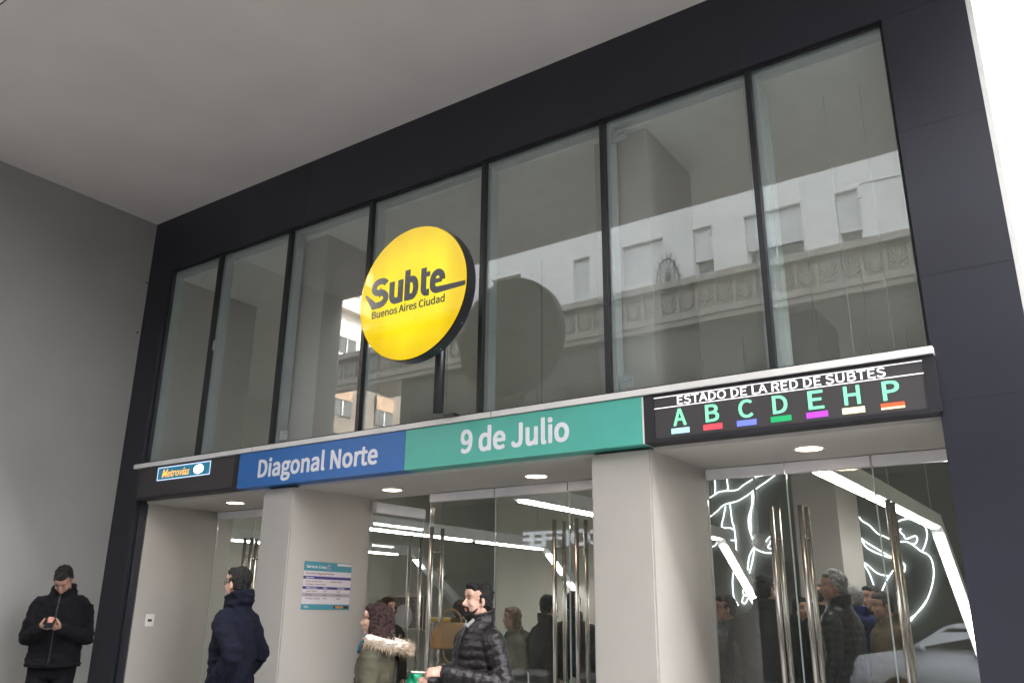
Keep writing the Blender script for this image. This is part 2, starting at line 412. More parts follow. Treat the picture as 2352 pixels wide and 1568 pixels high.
# ledge: recess ceiling boxes between the piers
bm = bmesh.new()
for x0, x1 in ((-8.16, -6.22), (-5.85, -2.83), (-2.38, -.62)): box(bm, x0, x1, .10, 1.06, 2.53, 2.90)
P('recess_ceiling', bm, 'recess_paint')
bm = boxm(-8.245, -.605, -.058, .0, 2.878, 2.92)
P('ledge_trim', bm, 'trim_white')
for x in (-3.62, -6.35): P('trim_joint', boxm(x, x + .004, -.0592, -.058, 2.880, 2.918), 'joint')

P('ledge_base', boxm(-8.16, -.62, .0, .10, 2.857, 2.921), 'gasket')
# windows
MX = [-8.19, -7.32, -6.21, -5.10, -3.80, -2.67, -1.515, -.62]
for i in range(7):
    a, b = MX[i], MX[i + 1]
    a2 = a + (.0 if i == 0 else .019); b2 = b - (.0 if i == 6 else .019)
    wdw = P('window', boxm(a2, b2, .055, .065, 2.921, 5.125), 'glass')
    bm = bmesh.new()
    zt, zb = 5.125, 2.922
    box(bm, a2, a2 + .034, .07, .17, zb + .002, zt - .002); box(bm, b2 - .03, b2, .07, .15, zb + .002, zt - .002); box(bm, a2 + .034, b2 - .03, .07, .15, zt - .05, zt - .002)
    P('frame_profile', bm, 'alu', wdw)
    bm = bmesh.new(); ya, yb = .03, .054
    box(bm, a2, b2, ya, yb, zb, zb + .03)
    P('gasket', bm, 'gasket', wdw); P('gasket', boxm(a2, b2, ya, yb, zt - .014, zt - .001), 'gasket', wdw)
    if i == 0: P('gasket', boxm(a2, a2 + .02, ya, yb, zb + .03, zt - .014), 'gasket', wdw)
    if i == 6: P('gasket', boxm(b2 - .02, b2, ya, yb, zb + .03, zt - .014), 'gasket', wdw)
    if i in (2, 5):
        for z in (zb + .06, zt - .2):
            bm = boxm(a2 + .05, a2 + .16, .075, .085, z, z + .09); box(bm, a2 + .09, a2 + .105, .06, .075, z + .05, z + .065)
            box(bm, a2 + .125, a2 + .14, .06, .075, z + .05, z + .065); P('bracket', bm, 'bracket_white', wdw)
    if i == 1:
        P('sticker', boxm(a2 + .004, a2 + .03, .048, .0545, 4.05, 4.15), 'bracket_white', wdw)
for x in MX[1:-1]:
    bm = boxm(x - .019, x + .019, .022, .069, 2.922, 5.124); P('mullion', bm, 'mullion_black')
# bright inner fin beside the last mullion
P('glass_fin', boxm(-1.485, -1.462, .18, .30, 2.93, 5.05), 'glass_edge')
for x in (-1.12, -.88): P('hanging_wire', boxm(x, x + .004, .45, .454, 2.95, 5.0), 'alu')

# doors
def leaf(x0, x1, handles, y=1.0):
    d = boxm(x0 + .004, x1 - .004, y - .006, y + .006, .09, 2.445); bmesh.ops.bevel(d, geom=[], offset=0)
    o = P('door', d, 'door_glass')
    P('header_rail', bevbox(x0 + .006, x1 - .006, y - .03, y + .03, 2.447, 2.522, .004), 'header_metal', o)
    bm = bmesh.new(); box(bm, x0, x0 + .0038, y - .0065, y + .0065, .09, 2.44); box(bm, x1 - .0038, x1, y - .0065, y + .0065, .09, 2.44)
    P('glass_edge', bm, 'glass_edge', o)
    P('bottom_rail', bevbox(x0 + .006, x1 - .006, y - .02, y + .02, .085, .18, .004), 'steel', o)
    for hx in handles: handle(hx, y, o)
    return o
def handle(hx, y, o):
    for s in (-1, 1):
        bm = bmesh.new(); tube(bm, [(hx, y + s * .075, .35), (hx, y + s * .075, 2.215)], [.018, .018], 16, caps=False)
        for z in (.6, 2.0): tube(bm, [(hx, y + s * .009, z), (hx, y + s * .06, z)], [.009, .009], 8, caps=False)
        P('handle', bm, 'steel', o, smooth=True)
leaf(-8.16, -7.513, [-7.565]); leaf(-7.513, -6.867, [-7.46]); leaf(-6.867, -6.22, [])
leaf(-5.06, -4.32, [-4.97]); leaf(-4.32, -3.575, [-3.675]); leaf(-3.575, -2.83, [-3.468])
leaf(-2.38, -1.784, [-1.89]); leaf(-1.784, -1.203, [-1.685]); leaf(-1.203, -.62, [-1.12])
# the leaf standing open against the middle pier
o = P('door', boxm(-5.806, -5.794, 1.03, 1.765, .09, 2.445), 'door_glass')
P('header_rail', bevbox(-5.83, -5.77, 1.03, 1.765, 2.40, 2.50, .004), 'header_metal', o)
for s in (-1, 1):
    bm = bmesh.new(); tube(bm, [(-5.8 + s * .075, 1.66, .35), (-5.8 + s * .075, 1.66, 2.215)], [.018, .018], 16, caps=False)
    for z in (.6, 2.0): tube(bm, [(-5.8 + s * .009, 1.66, z), (-5.8 + s * .06, 1.66, z)], [.009, .009], 8, caps=False)
    P('handle', bm, 'steel', o, smooth=True)
bm = bmesh.new(); box(bm, -5.8065, -5.7935, 1.766, 1.77, .09, 2.44); P('glass_edge', bm, 'glass_edge', o)

# concourse hall behind
P('hall_floor', boxm(-12, -.62, 1.0, 6.8, -.3, .08), 'floor_tile')
bm = bmesh.new()
for k in range(18): box(bm, -12, -.62, 6.8 + k * .28, 7.08 + k * .28, -3.6, .08 - (k + 1) * .17)
P('staircase', bm, 'floor_tile')
P('hall_ceiling', boxm(-12, -.62, .15, 12, 5.05, 5.2), 'hall_ceiling')
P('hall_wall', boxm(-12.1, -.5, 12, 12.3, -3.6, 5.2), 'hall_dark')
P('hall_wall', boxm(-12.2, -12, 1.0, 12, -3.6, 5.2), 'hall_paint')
P('hall_wall', boxm(-.62, -.45, .46, 12, -3.6, 5.2), 'hall_paint')
P('hall_wall', boxm(-12, -8.6, 1.01, 1.2, -.2, 5.05), 'hall_paint')
P('hall_pillar', boxm(-2.92, -2.43, 5.0, 6.0, .08, 5.05), 'pier_paint')
P('hall_partition', boxm(-8.9, -6.6, 7.4, 7.6, -1, 5.05), 'hall_paint')

# LED lines hung from the hall ceiling, bending down over the stairs
SL = .64
def beam(x, zc, y0, label, segs, slope_len, segs2, yc=6.5):
    t = thing('light_line', label, 'ceiling light', (x, yc, zc), group='linear lights over the stairs')
    h, wd = .15, .14
    bm = bmesh.new()
    pts = [(y0 - yc, 0), (0, 0), (slope_len, -SL * slope_len)]
    for (ya, za), (yb, zb) in zip(pts[:-1], pts[1:]):
        v = [bm.verts.new(p) for p in ((-wd / 2, ya, za), (wd / 2, ya, za), (wd / 2, yb, zb), (-wd / 2, yb, zb), (-wd / 2, ya, za + h), (wd / 2, ya, za + h), (wd / 2, yb, zb + h), (-wd / 2, yb, zb + h))]
        for f in ((3, 2, 1, 0), (4, 5, 6, 7), (0, 1, 5, 4), (1, 2, 6, 5), (2, 3, 7, 6), (3, 0, 4, 7)): bm.faces.new([v[i] for i in f])
    obj('housing', bm, 'beam_white', t)
    for a, b in segs:
        obj('diffuser', boxm(-.045, .045, a - yc, b - yc, -.02, -.002), 'tube_glow', t)
    for a, b in segs2:
        bm = bmesh.new(); th = .018
        v = [bm.verts.new(p) for p in ((-.045, a, -SL * a - .022), (.045, a, -SL * a - .022), (.045, b, -SL * b - .022), (-.045, b, -SL * b - .022), (-.045, a, -SL * a - .004), (.045, a, -SL * a - .004), (.045, b, -SL * b - .004), (-.045, b, -SL * b - .004))]
        for f in ((3, 2, 1, 0), (4, 5, 6, 7), (0, 1, 5, 4), (1, 2, 6, 5), (2, 3, 7, 6), (3, 0, 4, 7)): bm.faces.new([v[i] for i in f])
        obj('diffuser', bm, 'tube_glow', t)
    for y in (y0 + .4, (y0 + yc) / 2, yc - .2): obj('hanger', boxm(-.004, .004, y - yc - .004, y - yc + .004, h, 5.05 - zc), 'alu', t)
beam(-1.66, 2.52, 1.35, 'white linear ceiling light bending down behind the right hand doors', [(1.4, 3.0), (3.1, 4.9), (5.0, 6.4)], 3.6, [(.1, 3.2)])
beam(-4.42, 2.49, 1.5, 'white linear ceiling light at the top right of the middle doors', [(1.55, 4.0), (4.15, 6.0), (6.1, 6.45)], 3.6, [(.12, 1.6), (1.7, 3.2)])
beam(-7.32, 2.44, 1.35, 'longest white linear ceiling light crossing the middle doors', [(1.4, 3.3), (3.4, 4.55), (4.75, 6.4)], 3.2, [(.12, .55), (.75, 1.05), (1.2, 3)])
beam(-10.1, 2.42, 2.2, 'short white linear ceiling light low behind the open door leaf', [(2.4, 6.1)], 2.0, [(.1, .3)])

# neon outline drawings on the far dark wall
def neon(label, lines):
    bm = bmesh.new(); pts0 = None
    for L in lines:
        q = [aty(*z4(*p), 11.95) for p in L]
        if pts0 is None: pts0 = q[0].copy()
        # smooth the polyline
        s = []
        for i in range(len(q) - 1):
            p0, p1, p2, p3 = q[max(i - 1, 0)], q[i], q[i + 1], q[min(i + 2, len(q) - 1)]
            for k in range(5):
                t = k / 5
                s.append(.5 * ((2 * p1) + (p2 - p0) * t + (2 * p0 - 5 * p1 + 4 * p2 - p3) * t * t + (3 * p1 - p0 - 3 * p2 + p3) * t ** 3))
        s.append(q[-1])
        tube(bm, [p - pts0 for p in s], [.0095] * len(s), 6)
    o = obj('neon_drawing', bm, 'neon_glow', smooth=True); o.location = pts0
    tag(o, label, 'neon sign', 'neon outline figures on the hall wall')
neon('white neon outline of a standing figure with an outstretched hand behind the doors', [
 [(100, 265), (140, 240), (175, 222), (285, 212), (330, 180), (400, 135), (430, 115)], [(130, 125), (137, 190), (135, 235)], [(215, 115), (225, 190), (220, 215)],
 [(100, 400), (150, 360), (200, 315), (290, 290), (360, 250), (420, 205), (500, 150), (560, 105)], [(208, 330), (195, 400), (183, 470), (240, 478), (268, 492)],
 [(240, 312), (255, 430), (270, 480), (283, 600), (283, 655)], [(408, 225), (402, 300), (372, 400), (375, 480), (400, 560), (410, 620), (400, 700), (375, 800)],
 [(398, 235), (393, 320), (384, 420), (390, 500)], [(405, 548), (440, 570), (465, 588), (490, 575), (510, 550), (522, 540), (530, 550), (520, 590), (505, 610), (520, 622), (538, 622)],
 [(415, 622), (450, 640), (490, 652), (535, 655)], [(110, 612), (135, 600), (150, 575), (140, 552), (160, 562), (275, 565)], [(270, 755), (258, 850), (265, 950), (280, 990), (298, 1020)],
 [(400, 625), (375, 680), (362, 780)], [(345, 890), (330, 925), (340, 945), (365, 955), (372, 935)], [(335, 955), (325, 995), (345, 1008), (365, 975)]])
neon('white neon outline of a bent figure with its head down, behind the rightmost doors', [
 [(1148, 402), (1170, 430), (1220, 460), (1275, 515), (1330, 540), (1400, 575)], [(1162, 550), (1200, 580), (1300, 640), (1390, 692), (1440, 715), (1468, 740), (1465, 785)],
 [(1162, 555), (1195, 610), (1240, 640), (1300, 665), (1370, 688)], [(1425, 432), (1450, 420), (1500, 415), (1560, 430), (1610, 468), (1625, 530), (1610, 600), (1590, 640)],
 [(1440, 485), (1432, 492), (1442, 512), (1460, 528), (1470, 550), (1490, 552), (1520, 540), (1545, 535), (1556, 556), (1545, 585), (1525, 590)],
 [(1435, 575), (1480, 575), (1530, 600), (1580, 640), (1630, 665), (1660, 710), (1672, 800), (1655, 900), (1620, 990), (1570, 1060), (1500, 1120)], [(1620, 985), (1590, 1030), (1500, 1140)],
 [(1180, 720), (1210, 740), (1260, 785), (1300, 805), (1355, 815)], [(1395, 765), (1350, 830), (1325, 880), (1310, 915)], [(1178, 730), (1215, 790), (1240, 850), (1250, 880)]])

# ================================================================== SIGNS AND LAMPS
# recessed downlights
def ring_bm(r0, r1, z0, z1, seg=40):
    bm = bmesh.new(); q = []
    for r, z in ((r0, z0), (r1, z0), (r1, z1), (r0, z1)):
        q.append([bm.verts.new((r * math.cos(2 * math.pi * k / seg), r * math.sin(2 * math.pi * k / seg), z)) for k in range(seg)])
    for i in range(4):
        a, b = q[i], q[(i + 1) % 4]
        for k in range(seg): bm.faces.new((a[k], b[k], b[(k + 1) % seg], a[(k + 1) % seg]))
    return bm
DL = [(-7.24, .50, 'warm round downlight over the narrow left doorway'), (-5.18, .60, 'warm round downlight in the recess beneath the blue sign'),
      (-3.64, .60, 'warm round downlight in the recess beneath the green sign'), (-1.48, .53, 'warm round downlight under the black display board')]
proto = None
for x, y, lab in DL:
    t = thing('downlight', lab, 'ceiling light', (x, y, 2.53), group='downlights of the door recess')
    if proto is None:
        a = obj('trim_ring', ring_bm(.084, .105, -.010, -.001), 'lamp_ring', t, smooth=False)
        bm = bmesh.new(); cyl(bm, (0, 0, -.004), .083, .006); b_ = obj('diffuser', bm, 'lamp_glow', t)
        proto = (a, b_)
    else:
        for p in proto:
            c = p.copy(); COL.objects.link(c); c.parent = t
# blue and green name boards
def board(name, label, x0, x1, m, text, tx0, tx1, tz, cap):
    t = thing(name, label, 'sign', ((x0 + x1) / 2, -.03, 2.7), world=True)
    def q(n, b, mm):
        o = obj(n, b, mm); o.parent = t; o.matrix_parent_inverse = Matrix.Translation(-t.location); return o
    q('panel', boxm(x0, x1, -.045, .0985, 2.552, 2.872), m)
    q('lettering', textmesh(text, (tx0, -.0455, tz), X_, Z_, tx1 - tx0, cap, .002, font=SANS, thick=.042), 'sign_white')
    return t, q
board('station_sign', 'blue name board with white lettering between dark panel and green board', -6.528, -4.474, 'sign_blue', 'Diagonal Norte', -6.24, -4.77, 2.635, .152)
t, q = board('station_sign', 'long green name board with white lettering beside the blue one', -4.470, -2.385, 'sign_green', '9 de Julio', -3.90, -2.955, 2.637, .165)
q('edge_strip', boxm(-2.3845, -2.376, -.0455, .098, 2.552, 2.872), 'trim_white')
# dark LED panel with operator logo, far left
t = thing('led_screen_panel', 'dark grey LED panel with a small teal logo at the left end', 'display', (-7.35, -.03, 2.7))
L0 = Vector(t.location)
def loc(me, o): # world coords mesh -> local of o
    if isinstance(me, bmesh.types.BMesh): bmesh.ops.translate(me, verts=me.verts[:], vec=-o)
    else:
        for v in me.vertices: v.co -= o
    return me
obj('screen', loc(boxm(-8.162, -6.615, -.03, .0985, 2.575, 2.872), L0), 'led_off', t)
bm = boxm(-6.613, -6.531, -.036, .098, 2.552, 2.872); box(bm, -8.162, -6.615, -.036, .098, 2.552, 2.573); obj('bezel', loc(bm, L0), 'bezel', t)
bm = boxm(-7.83, -6.98, -.0325, -.0302, 2.727, 2.852); o = obj('logo_field', loc(bm, L0), 'metro_teal', t)
bm = bmesh.new(); a = (-7.835, -6.975, 2.722, 2.857); e = .010
box(bm, a[0], a[1], -.035, -.0327, a[2], a[2] + e); box(bm, a[0], a[1], -.035, -.0327, a[3] - e, a[3]); box(bm, a[0], a[0] + e, -.035, -.0327, a[2] + e, a[3] - e); box(bm, a[1] - e, a[1], -.035, -.0327, a[2] + e, a[3] - e)
obj('border', loc(bm, L0), 'metro_border', t)
obj('lettering', loc(textmesh('Metrovías', (-7.755, -.0327, 2.752), X_, Z_, .45, .078, .002, bold=.010, shear=.25), L0), 'metro_orange', t)
bm = bmesh.new()   # round emblem: white oval cut by curved lanes
def lane(f0, f1, dx):
    vs = []
    for k in range(13):
        z = -1 + 2 * k / 12; w_ = math.sqrt(max(0, 1 - z * z)); vs.append((z, w_))
    lo = []; hi = []
    for z, w_ in vs:
        cur = dx * (1 - (z + 1) / 2) ** 2
        a_ = max(-w_, min(w_, f0 + cur)); b2_ = max(-w_, min(w_, f1 + cur)); lo.append((a_, z)); hi.append((b2_, z))
    C0 = Vector((-7.16, -.0327, 2.79)); s = (.078, .047)
    for y in (0, ):
        for (p, q_), (p2, q2_) in zip(zip(lo[:-1], hi[:-1]), zip(lo[1:], hi[1:])):
            if abs(p[0] - q_[0]) < 1e-4 and abs(p2[0] - q2_[0]) < 1e-4: continue
            V4 = [C0 + Vector((u * s[0], -.001, vv * s[1])) for u, vv in (p, q_, q2_, p2)]
            try: bm.faces.new([bm.verts.new(c) for c in V4])
            except ValueError: pass
lane(-1.1, -.46, .4); lane(-.24, -.02, .4); lane(.20, 1.2, .4)
bmesh.ops.solidify(bm, geom=bm.faces[:], thickness=.0015)
obj('emblem', loc(bm, L0), 'led_white', t)
# LED status board
t = thing('led_status_board', 'black LED board of white and green letters over coloured bars', 'display', (-1.48, -.03, 2.7)); L0 = Vector(t.location)
sx0, sx1 = -2.30, -.668
obj('screen', loc(boxm(sx0, sx1, -.034, .0985, 2.578, 2.866), L0), 'led_off', t)
bm = boxm(-2.374, sx0 - .001, -.04, .098, 2.552, 2.872); box(bm, sx1 + .001, -.605, -.04, .098, 2.552, 2.872); box(bm, sx0 - .001, sx1 + .001, -.04, .098, 2.552, 2.5775); box(bm, sx0 - .001, sx1 + .001, -.04, .098, 2.8665, 2.872)
obj('bezel', loc(bm, L0), 'bezel', t)
bm = bmesh.new(); box(bm, sx0, sx1, -.0362, -.0342, 2.846, 2.8515); box(bm, sx0, sx1, -.0362, -.0342, 2.7745, 2.780); obj('ruled_line', loc(bm, L0), 'led_white', t)
obj('lettering', loc(textmesh('ESTADO DE LA RED DE SUBTES', (-2.135, -.0342, 2.788), X_, Z_, 1.27, .053, .002, font=SANS, thick=.026), L0), 'led_white', t)
cols = ['led_cyan', 'led_red', 'led_blue', 'led_dgreen', 'led_violet', 'led_yellow', 'led_orange']
lx = [aty(px, 970, -.034).x for px in (1562, 1637, 1715, 1795, 1879, 1964, 2056)]
for ch, x, c in zip('ABCDEHP', lx, cols):
    wd = .085
    obj('lettering', loc(textmesh(ch, (x - wd / 2, -.0342, 2.650), X_, Z_, wd, .106, .002, font=SANS, thick=.028), L0), 'led_green', t)
    bm = boxm(x - .062, x + .062, -.0362, -.0342, 2.597, 2.632)
    o = obj('colour_bar', loc(bm, L0), c, t)
    if ch == 'P':
        obj('colour_bar', loc(boxm(x - .062, x + .062, -.0372, -.0363, 2.597, 2.608), L0), 'led_yellow', t)
# timetable on the pier side: plane x = -5.85, reads along +y
t = thing('timetable_poster', 'teal and white timetable poster on the side of the middle pier', 'poster', (-5.85, .53, 1.7)); L0 = Vector(t.location)
def pp(name, u0, u1, v0, v1, m, lay):   # u,v in poster fractions
    x0 = -5.849 + .0022 * lay
    return obj(name, loc(boxm(x0, x0 + .002, .24 + .58 * u0, .24 + .58 * u1, 1.495 + .41 * v0, 1.495 + .41 * v1), L0), m, t)
pp('board', 0, 1, 0, 1, 'poster_white', 0)
pp('band', 0, 1, .805, 1, 'poster_teal', 1.05); pp('band', 0, 1, 0, .115, 'poster_teal', 1.05)
pp('band', 0, 1, .635, .695, 'poster_violet', 1.05); pp('band', 0, 1, .425, .48, 'poster_violet', 1.05); pp('band', 0, 1, .27, .345, 'poster_grey', 1.05)
pp('label_strip', .68, .99, .935, .985, 'poster_white', 2.1); pp('logo_strip', .66, .97, .03, .085, 'bezel', 2.1); pp('logo_strip', .69, .86, .035, .08, 'orange_flat', 3.2)
def pt(s, u, v, wd, cap, m, lay=2.1):
    obj('lettering', loc(textmesh(s, (-5.849 + .0022 * lay, .24 + .58 * u, 1.495 + .41 * v), Y_, Z_, wd * .58, cap * .41, .0012, bold=.01), L0), m, t)
pt('Servicio Línea', .05, .865, .40, .062, 'sign_white'); pt('Estación Diagonal Norte', .05, .735, .57, .042, 'poster_brown'); pt('Apertura', .05, .65, .16, .034, 'sign_white')
bm = bmesh.new(); cyl(bm, (-5.8455, .24 + .58 * .51, 1.495 + .41 * .89), .022, .002, 'X'); obj('line_badge', loc(bm, L0), 'sign_white', t)
bm = bmesh.new(); cyl(bm, (-5.8435, .24 + .58 * .51, 1.495 + .41 * .89), .019, .002, 'X'); obj('line_badge', loc(bm, L0), 'poster_violet', t)
pt('C', .492, .865, .036, .055, 'sign_white', 3.2)
pt('• Lunes a viernes 5.30 hs.', .04, .575, .36, .028, 'poster_brown'); pt('• Sábados 6.00 hs.', .55, .575, .26, .028, 'poster_brown'); pt('• Domingos y feriados 8.00 hs.', .04, .515, .43, .028, 'poster_brown')
pt('Último tren a', .07, .438, .22, .032, 'sign_white'); pt('Retiro', .42, .44, .08, .028, 'sign_white'); pt('Constitución', .71, .44, .16, .028, 'sign_white')
for r_, (s, v) in enumerate((('Lunes a viernes', .37), ('Sábados', .295), ('Domingos y feriados', .22))):
    pt(s, .07, v, (.22, .12, .29)[r_], .028, 'poster_brown'); pt(('23.23', '23.53', '22.28')[r_], .42, v, .07, .028, 'poster_brown'); pt(('23.28', '23.55', '22.26')[r_], .71, v, .07, .028, 'poster_brown')
bm = bmesh.new()
q = [Vector((-5.845, .24 + .58 * (.05 + .09 * k / 24), 1.495 + .41 * (.06 + .025 * math.sin(k * .78)))) for k in range(25)]
tube(bm, q, [.0016] * 25, 6); obj('emblem', loc(bm, L0), 'sign_white', t)
# light switch
t = thing('light_switch', 'small white light switch on the left recess wall', 'switch', (-8.16, .305, 1.375))
obj('plate', bevbox(0.0005, .010, -.05, .05, -.06, .06, .003), 'trim_white', t); obj('rocker', bevbox(.0102, .014, -.022, .022, -.012, .012, .001), 'bezel', t)

# round yellow light box
DC = Vector((-3.965, -.62, 3.765)); RD = .532
t = thing('round_sign', 'big round yellow light box sign mounted in front of the windows', 'sign', DC)
bm = bmesh.new(); cyl(bm, (0, .052, 0), RD, .104, 'Y', 96); bmesh.ops.bevel(bm, geom=[e for e in bm.edges if len(e.link_faces) == 2 and e.calc_face_angle(0) > .8], offset=.008, segments=2, affect='EDGES')
obj('rim', bm, 'disc_rim', t)
bm = bmesh.new(); cyl(bm, (0, -.002, 0), RD - .009, .008, 'Y', 96); o = obj('face', bm, 'disc_yellow', t)
def ribbon(bm, pts, wd, y=-.0075, th=.003):
    pts = [Vector((p[0], 0, p[1])) for p in pts]; n = len(pts); L, Rr = [], []
    ws = wd if isinstance(wd, (list, tuple)) else [wd] * n
    for i, p in enumerate(pts):
        a = (pts[min(i + 1, n - 1)] - pts[max(i - 1, 0)]).normalized(); nn = Vector((-a.z, 0, a.x))
        k = 1.0
        if 0 < i < n - 1:
            b0 = (pts[i] - pts[i - 1]).normalized(); c_ = max(.6, (Vector((-b0.z, 0, b0.x))).dot(nn)); k = 1 / c_
        L.append(p + nn * ws[i] / 2 * k); Rr.append(p - nn * ws[i] / 2 * k)
    f = [[bm.verts.new(v_ + Vector((0, y, 0))) for v_ in s] for s in (L, Rr)]; g = [[bm.verts.new(v_ + Vector((0, y - th, 0))) for v_ in s] for s in (L, Rr)]
    for i in range(n - 1):
        bm.faces.new((g[0][i], g[0][i + 1], g[1][i + 1], g[1][i])); bm.faces.new((f[0][i + 1], f[0][i], f[1][i], f[1][i + 1]))
        bm.faces.new((f[0][i], f[0][i + 1], g[0][i + 1], g[0][i])); bm.faces.new((g[1][i], g[1][i + 1], f[1][i + 1], f[1][i]))
    bm.faces.new((f[0][0], g[0][0], g[1][0], f[1][0])); bm.faces.new((g[0][-1], f[0][-1], f[1][-1], g[1][-1]))
def arc(cx, cz, rx, rz, a0, a1, n=14): return [(cx + rx * math.cos(R(a0 + (a1 - a0) * k / n)), cz + rz * math.sin(R(a0 + (a1 - a0) * k / n))) for k in range(n + 1)]
bm = bmesh.new(); W_ = .051
# S with a tail to the lower left
ribbon(bm, arc(-.312, .112, .062, .042, 20, 90, 6) + arc(-.318, .107, .062, .047, 90, 270, 12)[1:] + arc(-.318, .010, .066, .050, 90, -90, 12)[0:], W_)
ribbon(bm, [(-.318, -.040), (-.372, -.040), (-.462, .062)], [W_, W_, .016])
# u
ribbon(bm, [(-.192, .122), (-.192, .02)] + arc(-.154, .014, .038, .052, 180, 270, 8) + [(-.104, -.038)], W_); ribbon(bm, [(-.104, .122), (-.104, -.060)], W_, y=-.0076)
# b
ribbon(bm, [(-.036, .185), (-.036, -.060)], W_); ribbon(bm, [(-.036, -.037)] + arc(.010, .033, .038, .070, -90, 90, 14) + [(-.036, .103)], W_, y=-.0076)
# t
ribbon(bm, [(.124, .165), (.124, .01)] + arc(.154, .004, .030, .041, 180, 270, 6) + [(.180, -.037)], W_); ribbon(bm, [(.098, .108), (.184, .108)], .038, y=-.0076)
# e with its tail running to the rim
ribbon(bm, [(.225, .036), (.300, .036)], .034, y=-.0078); ribbon(bm, [(.304, .036)] + arc(.258, .046, .046, .056, 0, 180, 16) + [(.212, .03)] + arc(.258, .010, .046, .047, 180, 270, 8) + [(.517, -.036)], [W_] * 28 + [.034])
obj('logotype', bm, 'disc_letter', t)
obj('lettering', textmesh('Buenos Aires Ciudad', (-.385, -.0075, -.142), X_, Z_, .715, .056, .002, font=SANS, thick=.03), 'disc_letter', t)
bm = bmesh.new(); tube(bm, [(-.03, .40, 0.1), (-.03, .40, -.845)], [.04, .04], 20, caps=False); obj('pole', bm, 'mullion_black', t, smooth=True)
bm = boxm(-.30, .16, .105, .36, -.02, .06); box(bm, -.05, -.01, .44, .665, .0, .05); box(bm, -.08, .02, .525, .60, -.845, -.82); obj('bracket', bm, 'mullion_black', t)
for a in (-62, -35): bm = bmesh.new(); cyl(bm, (RD * math.cos(R(a)), .07, RD * math.sin(R(a))), .004, .008, 'Z', 8); obj('screw', bm, 'alu', t)

# hall furniture seen through the doors
Pp = dep(1743, 1245, 10.5); t = thing('dome_camera', 'white dome camera hanging behind the left doors of the right bay', 'camera', Pp)
bm = bmesh.new(); ell(bm, (0, 0, 0), (.085, .085, .075)); obj('dome', bm, 'beam_white', t, smooth=True)
bm = bmesh.new(); cyl(bm, (0, 0, .075), .06, .05); tube(bm, [(0, 0, .09), (0, 0, 5.05 - Pp.z)], [.015, .015], 8, caps=False); obj('mount', bm, 'beam_white', t)
def panel_at(px0, py0, px1, py1, y): 
    a = aty(px0, py0, y); b = aty(px1, py1, y); return a, b
a, b = panel_at(897, 1370, 972, 1442, 7.38)
t = thing('framed_poster', 'dark framed poster with a pale disc behind the open door leaf', 'poster', ((a.x + b.x) / 2, 7.38, (a.z + b.z) / 2))
hw, hh = abs(b.x - a.x) / 2, abs(a.z - b.z) / 2
obj('board', boxm(-hw, hw, -.02, .018, -hh, hh), 'art_dark', t)
bm = boxm(-hw - .03, -hw, -.04, .018, -hh - .03, hh + .03); box(bm, hw, hw + .03, -.04, .018, -hh - .03, hh + .03); box(bm, -hw, hw, -.04, .018, hh, hh + .03); box(bm, -hw, hw, -.04, .018, -hh - .03, -hh); obj('frame', bm, 'steel', t)
bm = bmesh.new(); cyl(bm, (-.05, -.025, -.08), .22, .008, 'Y'); obj('disc', bm, 'poster_grey', t)
p = aty(1011, 1316, 7.37); t = thing('mirrored_sign_disc', 'round pale disc in place of a mirrored street sign, half hidden by a door handle', 'sign', p)  # added disc, stands for a street sign's reflection in the door glass
bm = bmesh.new(); cyl(bm, (0, 0, 0), .13, .02, 'Y'); obj('disc', bm, 'trim_white', t); obj('rim', (lambda b_: (bmesh.ops.rotate(b_, verts=b_.verts[:], matrix=Matrix.Rotation(R(90), 3, 'X')), b_)[1])(ring_bm(.13, .145, -.015, .015)), 'steel', t)
a = aty(1008, 1432, 2.6); b = aty(1075, 1428, 2.6)
t = thing('barrier_rail', 'yellow flat rail behind the tan handbag', 'barrier', ((a.x + b.x) / 2, 2.6, .08))
obj('rail', bevbox(-.35, .35, -.05, .05, 1.30, 1.345, .01), 'yellow_paint', t)
for x in (-.3, .3): bm = bmesh.new(); tube(bm, [(x, 0, 0), (x, 0, 1.30)], [.02, .02], 10, caps=False); obj('post', bm, 'steel', t)

# ================================================================== OPPOSITE SIDE OF THE STREET (seen mirrored in the glass)
YO = -13.88
OB = thing('opposite_building', 'long pale stone apartment building with carved balcony frieze, mirrored in the windows', 'building', (0, YO, 0))
def q(n, b_, m, par=None, **k):
    bmesh.ops.translate(b_, verts=b_.verts[:], vec=(0, -YO, 0)) if par is None or par is OB else bmesh.ops.translate(b_, verts=b_.verts[:], vec=(0, -YO, 0))
    return obj(n, b_, m, par or OB, **k)
WIN = [(-13.95, -12.9, 9.74, 9.74, 'b'), (-11.12, -10.58, 9.80, 9.8, 'w'), (-9.55, -8.35, 9.82, 9.82, 'w'), (-7.52, -6.98, 9.74, 10.13, 'w'), (-6.13, -4.73, 9.71, 10.09, 'w'), (-3.93, -3.40, 9.70, 10.02, 'w'), (-1.9, -.5, 9.7, 9.9, 'w'), (1.0, 1.6, 9.7, 9.7, 'w'), (3, 4.2, 9.7, 9.7, 'w'), (-16.6, -15.4, 9.7, 9.7, 'w')]
WIN.sort()
bm = bmesh.new(); x = -17.6
for z0 in (9.6, 13.2, 16.8, 20.4):  # topmost storey is unseen, added to keep the sun off the entrance
    x = -17.6
    for (a, b_, zb, zs, k) in WIN:
        d = z0 - 9.6
        box(bm, x, a, YO - .35, YO, z0, z0 + 3.6); box(bm, a, b_, YO - .35, YO, z0, zb + d); box(bm, a, b_, YO - .35, YO, 11.02 + d, z0 + 3.6); x = b_
    box(bm, x, 34, YO - .35, YO, z0, z0 + 3.6)
box(bm, -17.6, 34, YO - 10, YO - .36, 0, 24.0)
q('upper_wall', bm, 'ashlar')
